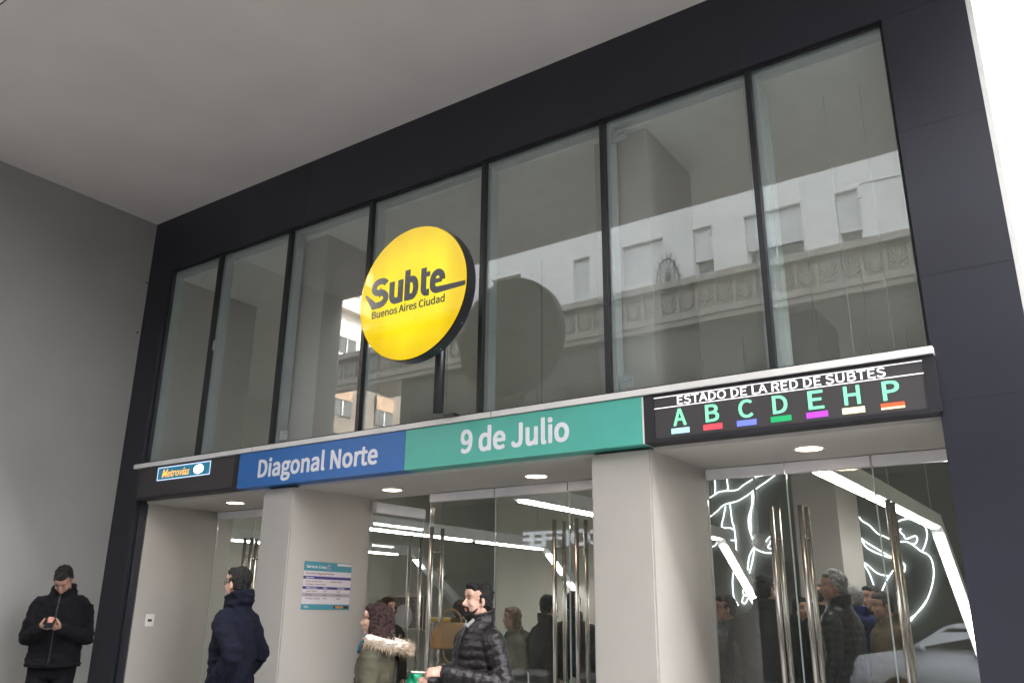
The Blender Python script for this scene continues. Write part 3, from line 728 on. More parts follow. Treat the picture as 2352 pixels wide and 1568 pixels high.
for d in (0, 3.6, 7.2, 10.8):
    for (a, b_, zb, zs, k) in WIN:
        bm = bmesh.new(); z = zs + d
        while z < 11.0 + d: box(bm, a + .01, b_ - .01, YO - .16, YO - .13, z, min(z + .052, 11.015 + d)); z += .06
        s = q('shutter', bm, 'shutter_brown' if k == 'b' and d == 0 else 'shutter_white')
        if zs > zb + .05:
            bm = boxm(a + .05, b_ - .05, YO - .24, YO - .22, zb + d, zs + d); q('window_pane', bm, 'win_dark', s)
            bm = boxm(a + .001, a + .05, YO - .25, YO - .2, zb + d, zs + d); box(bm, b_ - .05, b_ - .001, YO - .25, YO - .2, zb + d, zs + d)
            if b_ - a > 1: box(bm, (a + b_) / 2 - .02, (a + b_) / 2 + .02, YO - .25, YO - .2, zb + d, zs + d)
            q('window_frame', bm, 'shutter_white', s)
        if k == 'b' and d == 0:
            q('window_frame', boxm((a + b_) / 2 - .06, (a + b_) / 2 + .06, YO - .128, YO - .1, 9.745, 11.015), 'shutter_white', s)
bm = boxm(-20.7, 30, YO - .36, YO + .12, 9.50, 9.68); box(bm, -20.7, 30, YO - .36, YO - .10, 8.80, 9.50); box(bm, -20.7, 30, YO - .36, YO + .02, 8.62, 8.80); box(bm, -20.7, 30, YO - .36, YO - .03, 8.47, 8.62)
box(bm, -20.7, -17.6, YO - 3, YO - .36, 8.9, 9.45)
BAL = q('balcony', bm, 'stone_brown')
x = -20.6; k = 0
while x < 8:
    fr = bmesh.new(); rl = bmesh.new()
    box(fr, x - .04, x + .04, YO - .10, YO - .02, 8.805, 9.495)
    cx, cz, yy = x + .25, 9.15, YO - .09
    for j in range(7):
        ang = R(-75 + 25 * j); ln = .27 if k % 3 != 2 else .22
        L = [(cx + math.sin(ang) * ln * s_ * (.7 if k % 3 == 1 else 1), yy + .01 + .02 * math.sin(s_ * 3), cz - .27 + (math.cos(ang) * 1.5 + .3) * ln * s_ + (.1 if k % 3 == 2 else 0)) for s_ in (0, .4, .75, 1.)]
        tube(rl, L, [.016, .026, .032, .016], 7)
    for s_ in (-1, 1):
        A = [(cx + s_ * (.09 + .06 * math.cos(R(a_))), yy + .005, cz - .2 + .08 * math.sin(R(a_))) for a_ in range(0, 300, 40)]
        tube(rl, A, [.022] * len(A), 6)
    if k % 3 == 2: ell(rl, (cx, yy + .01, cz + .06), (.09, .05, .11), seg=10)
    q('pilaster', fr, 'stone_brown', BAL); q('relief', rl, 'stone_brown', BAL, smooth=True); x += .503; k += 1
bm = boxm(-17.6, 30, YO - .36, YO - .2, 0, 8.47)
q('lower_wall', bm, 'stone_dark')
for i in range(11):
    x = -16.8 + i * 2.6
    s = q('lower_window', boxm(x, x + 1.3, YO - .2, YO - .16, 5.2, 7.4), 'win_dark'); 
    q('shopfront', boxm(x - .3, x + 1.8, YO - .2, YO - .17, .1, 2.7), 'win_dark')
bm = bmesh.new(); L = [(-3.35 + (0 if i else 0), YO + .02, z) for i, z in enumerate((10.8, 11.06))] + [(-3.25, YO + .02, 11.1), (-1.2, YO + .02, 11.0)]
tube(bm, L, [.018] * 4, 8); box(bm, -3.41, -3.31, YO + .001, YO + .06, 10.72, 10.82); q('conduit', bm, 'shutter_white')
bm = bmesh.new(); tube(bm, [(-12.55, YO + .02, 9.7), (-12.55, YO + .02, 10.85), (-12.5, YO + .02, 10.9)], [.03] * 3, 8); q('conduit', bm, 'shutter_white')
# coffee shop lettering above the ground floor, reads from +x to -x
me = textmesh('COFFEE', (-11.3, YO - .195, 3.30), Vector((-1, 0, 0)), Z_, 2.85, .41, .05, bold=.03)
defm('shop_glow', (.7, .72, .75), .5, emit=2.6, ecol=(.85, .92, 1), var=0); o = obj('shop_lettering', me, 'shop_glow'); tag(o, 'white capital letters over a shop across the street, mirrored in the middle doors', 'sign')
# fan shaped iron grille on the ledge
t = thing('iron_grille', 'black fan shaped iron grille on the balcony ledge across the street', 'grille', (-8.25, YO + .02, 9.68))
bm = bmesh.new(); A = [(.32 * math.cos(R(a_)), 0, .68 * math.sin(R(a_))) for a_ in range(0, 181, 15)]; tube(bm, A, [.016] * len(A), 6); obj('arch', bm, 'iron', t)
bm = bmesh.new()
for a_ in range(10, 180, 20): tube(bm, [(0, 0, .05), (.42 * math.cos(R(a_)), .0, .9 * math.sin(R(a_)))], [.009] * 2, 5)
for x in (-.2, 0, .2): tube(bm, [(x, 0, 0), (x, 0, .6)], [.009] * 2, 5)
obj('bar', bm, 'iron', t)
# sunlit rough building further along, behind the corner
FB = thing('stucco_building', 'sunlit rough stucco building beyond the corner, mirrored left of the round sign', 'building', (-30, -25, 0))
obj('wall', boxm(-14, 0, -16, 10, 13.0, 21), 'stucco', FB); obj('shaded_base', boxm(-14, -.02, -16, 10, 0, 13.0), 'shaded_stone', FB)  # lower storeys darker: shade from neighbouring houses put into the colour
for z in (3.2, 6.4, 9.6, 13.02, 16.0, 19.2): obj('string_course', boxm(.001, .35, -16, 10, z, z + .28), 'stucco' if z > 12 else 'shaded_stone', FB)
for z in (4.2, 7.4, 10.6, 13.8, 17.0):
    for y in (-14, -11, -8, -5, -2, 1, 4, 7):
        w_ = obj('window', boxm(.002, .03, y, y + 1.3, z, z + 1.5), 'win_dark', FB); obj('frame', boxm(.032, .06, y + .62, y + .68, z, z + 1.5), 'shutter_white', w_); obj('shutter', boxm(.031, .08, y, y + 1.3, z + .8, z + 1.52), 'shutter_white' if z > 12 else 'shutter_brown', w_)
# distant building in the gap right of the black column
DB = thing('distant_building', 'pinkish building with a cornice far beyond the right hand column', 'building', (3.0, 62, 0))
obj('wall', boxm(-4.2, 14, 0, 12, 0, 25.2), 'brick_pink', DB); obj('cornice', boxm(-4.5, 14.3, -.4, -.01, 25.0, 25.6), 'light_stone', DB); obj('cornice', boxm(-3.6, -2.4, .5, 1.7, 25.21, 26.6), 'light_stone', DB)
for z in (4, 8, 12, 16, 20):
    for x in (-3, 0, 3, 6, 9): obj('window', boxm(x, x + 1.4, -.06, -.005, z, z + 2.2), 'win_dark', DB)

# parked white car across the road (mirrored at the lower right)
def car():
    t = thing('parked_car', 'white car with its nose to the left, mirrored in the rightmost doors', 'car', (-4.19, -10.80, -.16))
    prof = [(0, .32), (.0, .55), (.05, .82), (.12, .95), (.45, 1.00), (.95, 1.08), (1.05, 1.12), (1.62, 1.48), (1.8, 1.53), (3.1, 1.54), (3.5, 1.42), (3.95, 1.13), (4.1, 1.05), (4.15, .6), (4.1, .32)]
    def half(z): return .80 if z < 1.12 else .80 - (z - 1.12) * .42
    bm = bmesh.new(); ringsL = []
    A = [bm.verts.new((x, -half(z), z)) for x, z in prof]; Bv = [bm.verts.new((x, half(z), z)) for x, z in prof]
    n = len(prof)
    for i in range(n):
        j = (i + 1) % n; bm.faces.new((A[i], A[j], Bv[j], Bv[i]))
    bm.faces.new(list(reversed(A))); bm.faces.new(Bv)
    bmesh.ops.recalc_face_normals(bm, faces=bm.faces[:])
    bmesh.ops.bevel(bm, geom=bm.edges[:], offset=.035, segments=2, affect='EDGES')
    obj('body', bm, 'car_white', t, smooth=True)
    for s in (-1, 1):
        for (xa, xb, xc, xd) in ((1.25, 1.68, 2.28, 2.28), (2.36, 2.36, 3.05, 3.45)):
            bm = bmesh.new(); zb, zt = 1.12, 1.45
            V4 = [(xa, zb), (xd, zb), (xc, zt), (xb, zt)]
            f = [bm.verts.new((x, s * (half(z) + .004), z)) for x, z in V4]; g = [bm.verts.new((x, s * (half(z) - .03), z)) for x, z in V4]
            bm.faces.new(f); bm.faces.new(list(reversed(g)))
            for i in range(4): bm.faces.new((f[i], f[(i + 1) % 4], g[(i + 1) % 4], g[i]))
            bmesh.ops.recalc_face_normals(bm, faces=bm.faces[:]); obj('side_window', bm, 'win_dark', t)
        obj('door_handle', bevbox(2.05, 2.22, s * .815 - .015, s * .815 + .015, .98, 1.02, .005), 'bezel', t)
        bm = bmesh.new(); ell(bm, (1.25, s * .9, 1.13), (.06, .11, .07)); obj('mirror', bm, 'car_white', t, smooth=True)
        bm = bmesh.new(); ell(bm, (.12, s * .62, .80), (.09, .16, .08)); obj('headlight', bm, 'alu', t, smooth=True)
        bm = bmesh.new(); ell(bm, (4.12, s * .66, .88), (.05, .12, .12)); obj('tail_light', bm, 'lens_red', t, smooth=True)
        for x in (.78, 3.3):
            bm = bmesh.new(); cyl(bm, (x, s * .72, .31), .31, .2, 'Y', 28); wh = obj('wheel', bm, 'rubber', t)
            bm = bmesh.new(); cyl(bm, (x, s * .80, .31), .19, .06, 'Y', 20); obj('rim', bm, 'alu', wh)
    ws = bmesh.new(); V4 = [(1.06, -.68, 1.135), (1.06, .68, 1.135), (1.62, .56, 1.49), (1.62, -.56, 1.49)]
    f = [ws.verts.new((x - .012, y, z + .012)) for x, y, z in V4]; g = [ws.verts.new((x + .02, y, z - .02)) for x, y, z in V4]
    ws.faces.new(f); ws.faces.new(list(reversed(g)))
    for i in range(4): ws.faces.new((f[i], f[(i + 1) % 4], g[(i + 1) % 4], g[i]))
    bmesh.ops.recalc_face_normals(ws, faces=ws.faces[:]); obj('windscreen', ws, 'win_dark', t)
    obj('bumper', bevbox(-.06, .05, -.74, .74, .35, .6, .03), 'car_white', t)
car()

# ================================================================== PEOPLE
def lp(a, b, t): return Vector(a).lerp(Vector(b), t)
def hand(bm, wrist, dirv, palm, side, curl=.6, k=1.0, spread=.12):
    """palm with four unequal fingers and a thumb; palm = direction the palm faces, side = towards the thumb"""
    d = Vector(dirv).normalized(); p = Vector(palm); p = (p - d * p.dot(d)).normalized(); s = Vector(side); s = (s - d * s.dot(d) - p * s.dot(p)).normalized()
    W = Vector(wrist)
    tube(bm, [W - d * .02 * k, W + d * .03 * k, W + d * .085 * k], [(.022 * k, .017 * k), (.034 * k, .015 * k), (.038 * k, .013 * k)], 10, flat=p)
    for i, (off, ln) in enumerate(((.030, .072), (.010, .080), (-.010, .075), (-.029, .058))):
        a = W + d * .088 * k + s * off * k; pts = [a - d * .02 * k, a]; ang = 0
        for j, fr in enumerate((.45, .32, .23)):
            ang += curl * (.55, .95, .7)[j]
            v = d * math.cos(ang) + p * math.sin(ang) + s * off * spread * 8
            pts.append(pts[-1] + v.normalized() * ln * fr * k)
        tube(bm, pts, [.0095 * k, .0098 * k, .0092 * k, .0085 * k, .0072 * k], 8)
    a = W + d * .03 * k + s * .026 * k
    v1 = (s * .75 + d * .6 + p * .25).normalized(); v2 = (s * .15 + d * .85 + p * .5 * (.4 + curl)).normalized()
    tube(bm, [a - v1 * .01 * k, a + v1 * .034 * k, a + v1 * .034 * k + v2 * .03 * k, a + v1 * .034 * k + v2 * .055 * k], [.013 * k, .0115 * k, .0105 * k, .008 * k], 8)

def person(label, at, face, h=1.75, head_yaw=0., head_pitch=0., lean=0., build=1.0, jacket='cloth_dark', jstyle='coat', hem=.78, trousers='cloth_black', hair='short', hairm='hair_dark',
           skin='skin', beard=None, arms=None, collar=1.0, glasses=False, fine=False, hood=None, fur=False, shirt=None, group=None, lock_seed=1):
    """figure standing at `at`, built facing -Y and turned to `face`; arms = {side: (elbow, wrist, hand or None)}"""
    k = h / 1.75; vb = .0062 if fine else .0105; vc = .010 if fine else .014
    rz = math.atan2(face[0], -face[1]); rnd = random.Random(lock_seed)
    N = (0, .012 + .02 * lean, 1.50)           # neck base
    lx = -.10 * lean
    sh = {-1: Vector((-.172 * build, lx * .6, 1.375)), 1: Vector((.172 * build, lx * .6, 1.375))}
    arms = arms or {}
    A = {}
    for s in (-1, 1):
        e, wv, hd = arms.get(s, ((s * .235 * build, .03, 1.13), (s * .215 * build, -.06, .90), ('down',)))
        A[s] = (Vector(e), Vector(wv), hd)
    # --- body: head, neck, trunk, limbs and hands as one skin
    bm = bmesh.new()
    HM = Matrix.Translation(Vector((0, lx - .005, 1.535))) @ Euler((head_pitch, 0, head_yaw)).to_matrix().to_4x4() @ Matrix.Scale(.9, 4) @ Matrix.Translation(Vector((0, -.02, .095)))
    hb = bmesh.new()
    ell(hb, (0, .016, .035), (.074, .094, .084), seg=24); ell(hb, (0, -.028, -.032), (.060, .064, .082), seg=24); ell(hb, (0, -.066, -.098), (.026, .022, .018), seg=14)
    ell(hb, (0, -.02, -.075), (.048, .05, .040), seg=16)
    tube(hb, [(0, -.088, .016), (0, -.104, -.012), (0, -.112, -.026)], [.008, .011, .013], 10); ell(hb, (0, -.094, -.034), (.019, .013, .009), seg=12)
    ell(hb, (0, -.080, .034), (.048, .014, .011), seg=14); ell(hb, (0, -.068, .055), (.052, .026, .032), seg=14)
    for s in (-1, 1):
        ell(hb, (s * .034, -.066, -.022), (.024, .022, .020), seg=12)
        ell(hb, (s * .072, .010, -.008), (.010, .018, .031), (0, 0, s * .35), seg=14); ell(hb, (s * .070, .002, -.032), (.008, .010, .012), seg=10)
    ell(hb, (0, -.090, -.056), (.022, .011, .0065), seg=12); ell(hb, (0, -.089, -.069), (.020, .011, .007), seg=12)
    bmesh.ops.transform(hb, matrix=HM, verts=hb.verts[:])
    tmp = bpy.data.meshes.new('t'); hb.to_mesh(tmp); hb.free(); bm.from_mesh(tmp); bpy.data.meshes.remove(tmp)
    nk = HM @ Vector((0, .018, -.055))
    tube(bm, [(0, lx * .5 + .02, 1.40), (0, lx * .7 + .018, 1.49), nk], [.062, .056, .053], 16)
    stack(bm, [(.86, .13 * build, .09, 0, 0), (1.0, .14 * build, .095, 0, 0), (1.25, .155 * build, .10, 0, lx * .4), (1.42, .14 * build, .075, 0, lx * .7), (1.45, .07, .05, 0, lx * .7)], 20)
    for s in (-1, 1):
        e, wv, hd = A[s]
        tube(bm, [sh[s], lp(sh[s], e, .5), e, lp(e, wv, .4), wv], [.05, .044, .036, .038, .024], 10)
        tube(bm, [(s * .09, 0, .88), (s * .10, -.01, .5), (s * .10, .015, .10)], [.075, .05, .036], 10)
        tube(bm, [(s * .10, .03, .05), (s * .105, -.12, .035)], [.035, .03], 8)
        if hd:
            if hd[0] == 'down': hand(bm, wv, (0, -.1, -1), (-s, 0, 0), (0, -1, 0), .45)
            else: hand(bm, wv, hd[0], hd[1], hd[2], hd[3])
    me = remesh(bm, vb, 1)
    inv = HM.inverted()
    hs_ = []
    body = obj('person', me, [skin, 'lip'], smooth=True)
    for p in me.polygons:
        c = inv @ p.center
        if c.y < -.088 and -.076 < c.z < -.05 and abs(c.x) < .024: p.material_index = 1
    tag(body, label, 'person', group)
    body.location = (at[0], at[1], at[2]); body.rotation_euler = (0, 0, rz); body.scale = (k, k, k)
    # --- face details
    for s in (-1, 1):
        b = bmesh.new(); ell(b, (s * .031, -.0865, .012), (.0095, .005, .004), seg=10); bmesh.ops.transform(b, matrix=HM, verts=b.verts[:]); obj('eye', b, 'eye_dark', body, smooth=True)
        b = bmesh.new(); tube(b, [(s * .014, -.096, .034), (s * .032, -.094, .040), (s * .050, -.080, .035)], [.0025, .0035, .002], 6); bmesh.ops.transform(b, matrix=HM, verts=b.verts[:]); obj('eyebrow', b, hairm, body)
    # --- hair
    b = bmesh.new()
    nz = lambda v: .008 * noise.noise(Vector((v.x * 70, v.y * 35, v.z * 45))) + .005 * noise.noise(v * 120)
    if hair in ('short', 'brush'):
        ell(b, (0, .030, .044), (.081, .094, .092), seg=20); ell(b, (0, .045, -.005), (.074, .070, .075), seg=18); ell(b, (0, -.035, .092), (.058, .050, .036), seg=14)
        for s in (-1, 1): ell(b, (s * .067, -.004, .028), (.010, .020, .032), seg=10)
        if hair == 'brush':
            for i in range(60):
                a = rnd.uniform(0, 6.28); t_ = rnd.uniform(0, .8); dv = Vector((math.sin(t_) * math.cos(a), math.sin(t_) * math.sin(a), math.cos(t_)))
                c0 = Vector((0, .015, .05)) + Vector((dv.x * .075, dv.y * .088, dv.z * .085)); tube(b, [c0, c0 + dv * .016 + Vector((rnd.uniform(-.012, .012), -.010, .0))], [.012, .004], 6)
    elif hair == 'slick':
        ell(b, (0, .032, .046), (.081, .096, .092), seg=20); ell(b, (0, .05, -.01), (.072, .066, .075), seg=18); ell(b, (0, -.030, .100), (.055, .062, .034), seg=14)
        for i in range(16):
            x = -.055 + .11 * i / 15; tube(b, [(x, -.075 + abs(x) * .5, .098 - abs(x) * .4), (x * 1.15, -.02, .128 - abs(x) * .45), (x * 1.2, .06, .118 - abs(x) * .45), (x, .11, .06)], [.006, .009, .009, .006], 6)
        for s in (-1, 1): ell(b, (s * .068, -.004, .020), (.0065, .016, .034), seg=10)
    elif hair == 'balding':
        ell(b, (0, .040, .020), (.080, .084, .072), seg=20)
        for s in (-1, 1): ell(b, (s * .067, -.002, .020), (.007, .020, .034), seg=10)
        ell(b, (0, .02, .098), (.056, .05, .024), seg=12)
    elif hair in ('bob', 'curly', 'long', 'bun'):
        ell(b, (0, .026, .044), (.088, .100, .096), seg=20); ell(b, (0, -.035, .090), (.062, .052, .040), seg=14)
        bot = {'bob': -.215, 'curly': -.06, 'long': -.19, 'bun': -.03}[hair]; wd = {'bob': .118, 'curly': .105, 'long': .088, 'bun': .078}[hair]
        n = {'bob': 70, 'curly': 80, 'long': 44, 'bun': 0}[hair]
        if hair == 'bun': ell(b, (0, .10, .085), (.045, .045, .045), seg=14)
        ell(b, (0, .050, (bot + .03) / 2), (wd * .82, .072, abs(bot - .03) / 2 + .03), seg=16)
        for i in range(n):
            a = R(rnd.uniform(-22, 202)); px_, py_ = math.cos(a), math.sin(a)
            r0 = rnd.uniform(.9, 1.06); z0 = rnd.uniform(.02, .10); L = []
            ph = rnd.uniform(0, 6.28); am = .010 if hair != 'curly' else .018
            bz = bot + rnd.uniform(-.02, .035)
            for j in range(8):
                t_ = j / 7; z = z0 + (bz - z0) * t_; fl = 1 + (.16 if hair != 'long' else .02) * math.sin(t_ * 2.6)
                L.append((px_ * wd * .88 * r0 * fl + am * math.sin(ph + t_ * 9), .022 + py_ * (wd * .86) * r0 * fl + am * math.cos(ph + t_ * 8), z))
            tube(b, L, [.012, .013, .013, .013, .012, .011, .009, .005], 6)
    if hair != 'none':
        bmesh.ops.transform(b, matrix=HM, verts=b.verts[:])
        obj('hair', remesh(b, .0055 if fine else .008, 1, nz), hairm, body, smooth=True)
    else: b.free()
    if beard:
        b = bmesh.new(); ell(b, (0, -.062, -.096), (.041, .038, .038 if beard != 'stubble' else .026), seg=14)
        for s in (-1, 1): tube(b, [(s * .055, -.026, -.050), (s * .049, -.042, -.070), (s * .034, -.062, -.090), (0, -.080, -.106)], [.006, .012, .016, .018], 8); tube(b, [(0, -.101, -.044), (s * .022, -.092, -.050), (s * .028, -.082, -.075)], [.0045, .005, .006], 7)
        bmesh.ops.transform(b, matrix=HM, verts=b.verts[:]); obj('beard', remesh(b, .005 if fine else .007, 1, nz), hairm if beard is True or beard == 'stubble' else beard, body, smooth=True)
    if glasses:
        b = bmesh.new()
        for s in (-1, 1):
            tube(b, [(s * .031 + .021 * math.cos(R(a)), -.102 + .012 * abs(math.cos(R(a))) * (1 if math.cos(R(a)) * s > 0 else 0), .010 + .016 * math.sin(R(a))) for a in range(0, 361, 30)], [.0022] * 13, 6)
            tube(b, [(s * .052, -.090, .016), (s * .074, -.04, .014), (s * .075, .012, .01)], [.0022] * 3, 6)
        tube(b, [(-.011, -.102, .014), (.011, -.102, .014)], [.0022] * 2, 6)
        bmesh.ops.transform(b, matrix=HM, verts=b.verts[:]); obj('glasses', b, 'bezel', body)
    # --- trousers and shoes
    b = bmesh.new(); stack(b, [(.80, .155 * build, .115, 0, .01), (.92, .168 * build, .122, 0, .01), (1.02, .158 * build, .112, 0, .005)], 20)
    for s in (-1, 1): tube(b, [(s * .088, .005, .88), (s * .10, -.01, .50), (s * .102, .012, .08)], [.098, .074, .062], 12)
    obj('trousers', remesh(b, vc * 1.1, 2, lambda v: .006 * noise.noise(Vector((v.x * 14, v.y * 14, v.z * 7)))), trousers, body, smooth=True)
    for s in (-1, 1):
        b = bmesh.new(); tube(b, [(s * .102, .05, .045), (s * .104, -.03, .048), (s * .11, -.15, .034)], [(.042, .045), (.045, .042), (.038, .028)], 12, flat=(0, 0, 1)); box(b, s * .105 - .04, s * .105 + .04, -.18, .085, 0.0, .02); obj('shoe', b, 'leather', body, smooth=False)
    # --- jacket: trunk, sleeves, collar as one cloth skin
    b = bmesh.new(); puff = jstyle == 'puffer'; zs = hem
    tr = [(zs, .195, .148), (max(zs + .1, .92), .198, .150), (1.08, .192, .145), (1.22, .202, .148), (1.33, .192, .142), (1.39, .170, .124), (1.44, .128, .102), (1.475, .098, .090), (1.50, .080, .080)]
    if jstyle == 'coat': tr[0] = (zs, .215, .165)
    RG = []
    zz = zs; step = .008
    while zz <= 1.50:
        for (a, b_) in zip(tr[:-1], tr[1:]):
            if a[0] <= zz <= b_[0] + 1e-6:
                t_ = (zz - a[0]) / max(1e-6, b_[0] - a[0]); rx, ry = a[1] + (b_[1] - a[1]) * t_, a[2] + (b_[2] - a[2]) * t_; break
        pf = (.009 * abs(math.sin(zz * math.pi / .055)) if zz < 1.43 else 0) if puff else 0
        q_ = max(0, (zz - 1.0) / .5)
        RG.append((zz, rx * build + pf, ry * (.6 + .4 * build) + pf, 0, lx * q_ * .9 + .004)); zz += step
    stack(b, RG, 28)
    for s in (-1, 1):
        e, wv, hd = A[s]; wend = wv - (wv - e).normalized() * (.01 if hd else -.03)
        P_ = [sh[s] + Vector((-s * .05, 0, .022)), sh[s], lp(sh[s], e, .5), e, lp(e, wend, .5), wend]; Rs = [.066, .071 * (.5 + .5 * build), .066, .059, .054, .048 if not puff else .052]
        Q, S_ = [], []
        for i in range(len(P_) - 1):
            nst = max(2, int((P_[i + 1] - P_[i]).length / .009))
            for j in range(nst): t_ = j / nst; Q.append(lp(P_[i], P_[i + 1], t_)); S_.append(Rs[i] + (Rs[i + 1] - Rs[i]) * t_)
        Q.append(P_[-1]); S_.append(Rs[-1]); acc = 0; S2 = []
        for i in range(len(Q)):
            if i: acc += (Q[i] - Q[i - 1]).length
            S2.append(S_[i] + (.007 * abs(math.sin(acc * math.pi / .055)) if puff and acc > .06 else .0))
        tube(b, Q[::1] if puff else Q[::4] + [Q[-1]], S2[::1] if puff else S2[::4] + [S2[-1]], 14)
    if collar > 0:
        n = 22
        for zc, rr, th in ((1.490, .078, .022), (1.488 + .030 * collar, .082, .015), (1.488 + .052 * collar, .087, .010)):
            L = [(rr * math.sin(R(a)) * 1.02, lx * .8 + .010 - rr * math.cos(R(a)) * 1.0, zc - .025 * math.cos(R(a))) for a in [25 + 310 * i / n for i in range(n + 1)]]
            tube(b, L, [th] * (n + 1), 8)
    if hood:
        for i in range(9):
            a = -80 + 160 * i / 8; ell(b, (.115 * math.sin(R(a)), .085 + .05 * math.cos(R(a)) + lx * .6, 1.455 - .03 * math.cos(R(a))), (.05, .055, .05), seg=10)
    fz = .007 if not puff else .004
    rdg = lambda v: .011 * (1 - abs(noise.noise(Vector((v.x * 6 + v.z * 5, v.y * 8, v.z * 13 - v.x * 4))))) ** 5 if (fine and not puff) else 0
    dsp = lambda v: rdg(v) + fz * (noise.noise(Vector((v.x * 9 + 3, v.y * 9, v.z * 16))) + .6 * noise.noise(Vector((v.x * 22, v.y * 22, v.z * 34 + 9)))) - .0
    if jstyle in ('coat', 'puffer') and fine:
        zb_ = bmesh.new(); L = [(0, -r[2] + r[4] - .004, r[0]) for r in RG[2:-2:6]]
        tube(zb_, L, [.006] * len(L), 6); obj('zip', zb_, 'bezel', body)
        zb_ = bmesh.new(); L = [(r[1] * math.cos(R(q_)), r[2] * math.sin(R(q_)) + r[4], zs + .02) for q_ in range(0, 361, 15) for r in (RG[2],)]
        tube(zb_, L, [.008] * len(L), 6); obj('hem', zb_, jacket, body)
    jk = obj('jacket', remesh(b, vc if not puff else vc * .8, 2, dsp), jacket, body, smooth=True)
    if hood and hood != True:
        b = bmesh.new(); L = [(.14 * math.sin(R(a)), .05 + .10 * math.cos(R(a)), 1.50 - .045 * math.cos(R(a))) for a in range(-100, 101, 20)]; tube(b, L, [.018] * len(L), 8)
        obj('hood_lining', b, hood, body, smooth=True)
    if fur:
        b = bmesh.new(); core = bmesh.new()
        base = []
        for a in range(-125, 126, 4):
            c0 = Vector((.15 * math.sin(R(a)), .055 + .15 * math.cos(R(a)), 1.475 - .035 * math.cos(R(a)))); base.append(c0)
        tube(core, base, [.036] * len(base), 10)
        tube(core, [(-.06, .02, 1.51), (0, .06, 1.515), (.06, .02, 1.51)], [.05, .06, .05], 12)
        obj('hood_lining', core, 'fur_light', body, smooth=True)
        for c0 in base:
            for i in range(20):
                dv = Vector((c0.x, c0.y - .03, 0)).normalized() * rnd.uniform(.2, 1.) + Vector((rnd.uniform(-.5, .5), rnd.uniform(-.4, .4), rnd.uniform(-.9, .6)))
                dv.normalize(); st = c0 + dv * .02; en = st + dv * rnd.uniform(.03, .075) + Vector((0, 0, -.012)); sd = dv.orthogonal().normalized() * .0035
                v3 = [b.verts.new(st - sd), b.verts.new(st + sd), b.verts.new(en), b.verts.new(st + dv.cross(sd).normalized() * .0035)]
                b.faces.new((v3[0], v3[1], v3[2])); b.faces.new((v3[1], v3[3], v3[2])); b.faces.new((v3[3], v3[0], v3[2]))
        obj('fur_trim', b, 'fur', body)
    if shirt:
        b = bmesh.new(); ell(b, (0, -.062 + lx * .8, 1.455), (.036, .022, .040), seg=14); obj('shirt', b, shirt, body, smooth=True)
        for s in (-1, 1):
            b = bmesh.new(); tube(b, [(s * .012, -.095 + lx * .8, 1.465), (s * .05, -.07 + lx * .8, 1.505)], [(.016, .005), (.013, .005)], 8); obj('shirt_collar', b, shirt, body)
    return body
def held(o_body, local):
    bpy.context.view_layer.update(); return o_body.matrix_world @ Vector(local)
RTf = Vector((RT.x, RT.y)); FWf = Vector((FW.x, FW.y)).normalized(); RTf.normalize()
def fdir(r, f): v = RTf * r + FWf * f; return (v.x, v.y)
def spot(px, py, t, z=.08):      # person whose head top stands at this point of the photo, t metres in front of the lens
    p = dep(px, py, t); return Vector((p.x, p.y, z)), p.z - z
def gz(y): return .08 if y > 0 else .08 + y / 5.6 * .1

# --- outside, left to right
c, h = spot(158, 1299, 7.6, .07); h += .05
a = person('person in black jacket and trousers looking down at a phone by the grey wall', c, fdir(.25, -.95), h, head_pitch=.85, build=1.0, lean=.3, jacket='cloth_black', jstyle='coat', hem=.89, skin='skin_tan', hair='brush', fine=True, collar=.7,
           arms={-1: ((-.235, .0, 1.11), (-.075, -.235, 1.185), ((.55, -.45, .25), (.5, -.1, .8), (0, -.3, .9), .75)), 1: ((.235, .0, 1.11), (.070, -.235, 1.185), ((-.55, -.45, .25), (-.5, -.1, .8), (0, -.3, .9), .75))}, trousers='cloth_black')
ph = held(a, (0, -.325, 1.235)); t = thing('mobile_phone', 'dark phone held in both hands by the person against the grey wall', 'phone', ph, a.rotation_euler.z)
o = obj('body', bevbox(-.036, .036, -.004, .004, -.07, .07, .003), 'phone_black', t); o.rotation_euler = (R(-50), 0, 0)
o = obj('screen', bevbox(-.032, .032, .0042, .0048, -.062, .062, .0002), 'led_off', t); o.rotation_euler = (R(-50), 0, 0)

c, h = spot(555, 1297, 5.8, .055)
person('person in a dark navy coat and blue trousers seen from behind, hands in pockets', c, fdir(-.93, .37), h, head_yaw=-.12, head_pitch=-.03, build=.84, jacket='cloth_navy', hem=.80, hair='short', glasses=True, fine=True, collar=1.25, trousers='cloth_jeans',
       arms={-1: ((-.235, .05, 1.15), (-.19, -.13, .95), None), 1: ((.245, .20, 1.18), (.185, .02, .965), None)})

c, h = spot(872, 1381, 5.2, .06)
a = person('person with a dark red wavy bob and an olive parka with a fur trimmed hood', c, fdir(-.96, .12), h, head_yaw=.12, build=.92, jacket='cloth_olive', hem=.72, hair='bob', hairm='hair_maroon', fine=True, fur=True, collar=.8, trousers='cloth_black', lock_seed=4,
           arms={-1: ((-.235, -.02, 1.13), (-.20, -.17, .92), ('down',)), 1: ((.26, .03, 1.13), (.30, -.04, .90), ((0, -.1, -1), (-1, 0, 0), (0, -1, 0), 1.2))})
b = bmesh.new(); 
for z, rr in ((1.50, .078), (1.525, .076)): tube(b, [(rr * math.sin(R(q_)), .0 - rr * math.cos(R(q_)), z - .015 * math.cos(R(q_))) for q_ in range(0, 361, 24)], [.024] * 16, 8)
tube(b, [(.01, -.10, 1.49), (.02, -.125, 1.44), (.02, -.135, 1.40)], [(.022, .010)] * 3, 8)
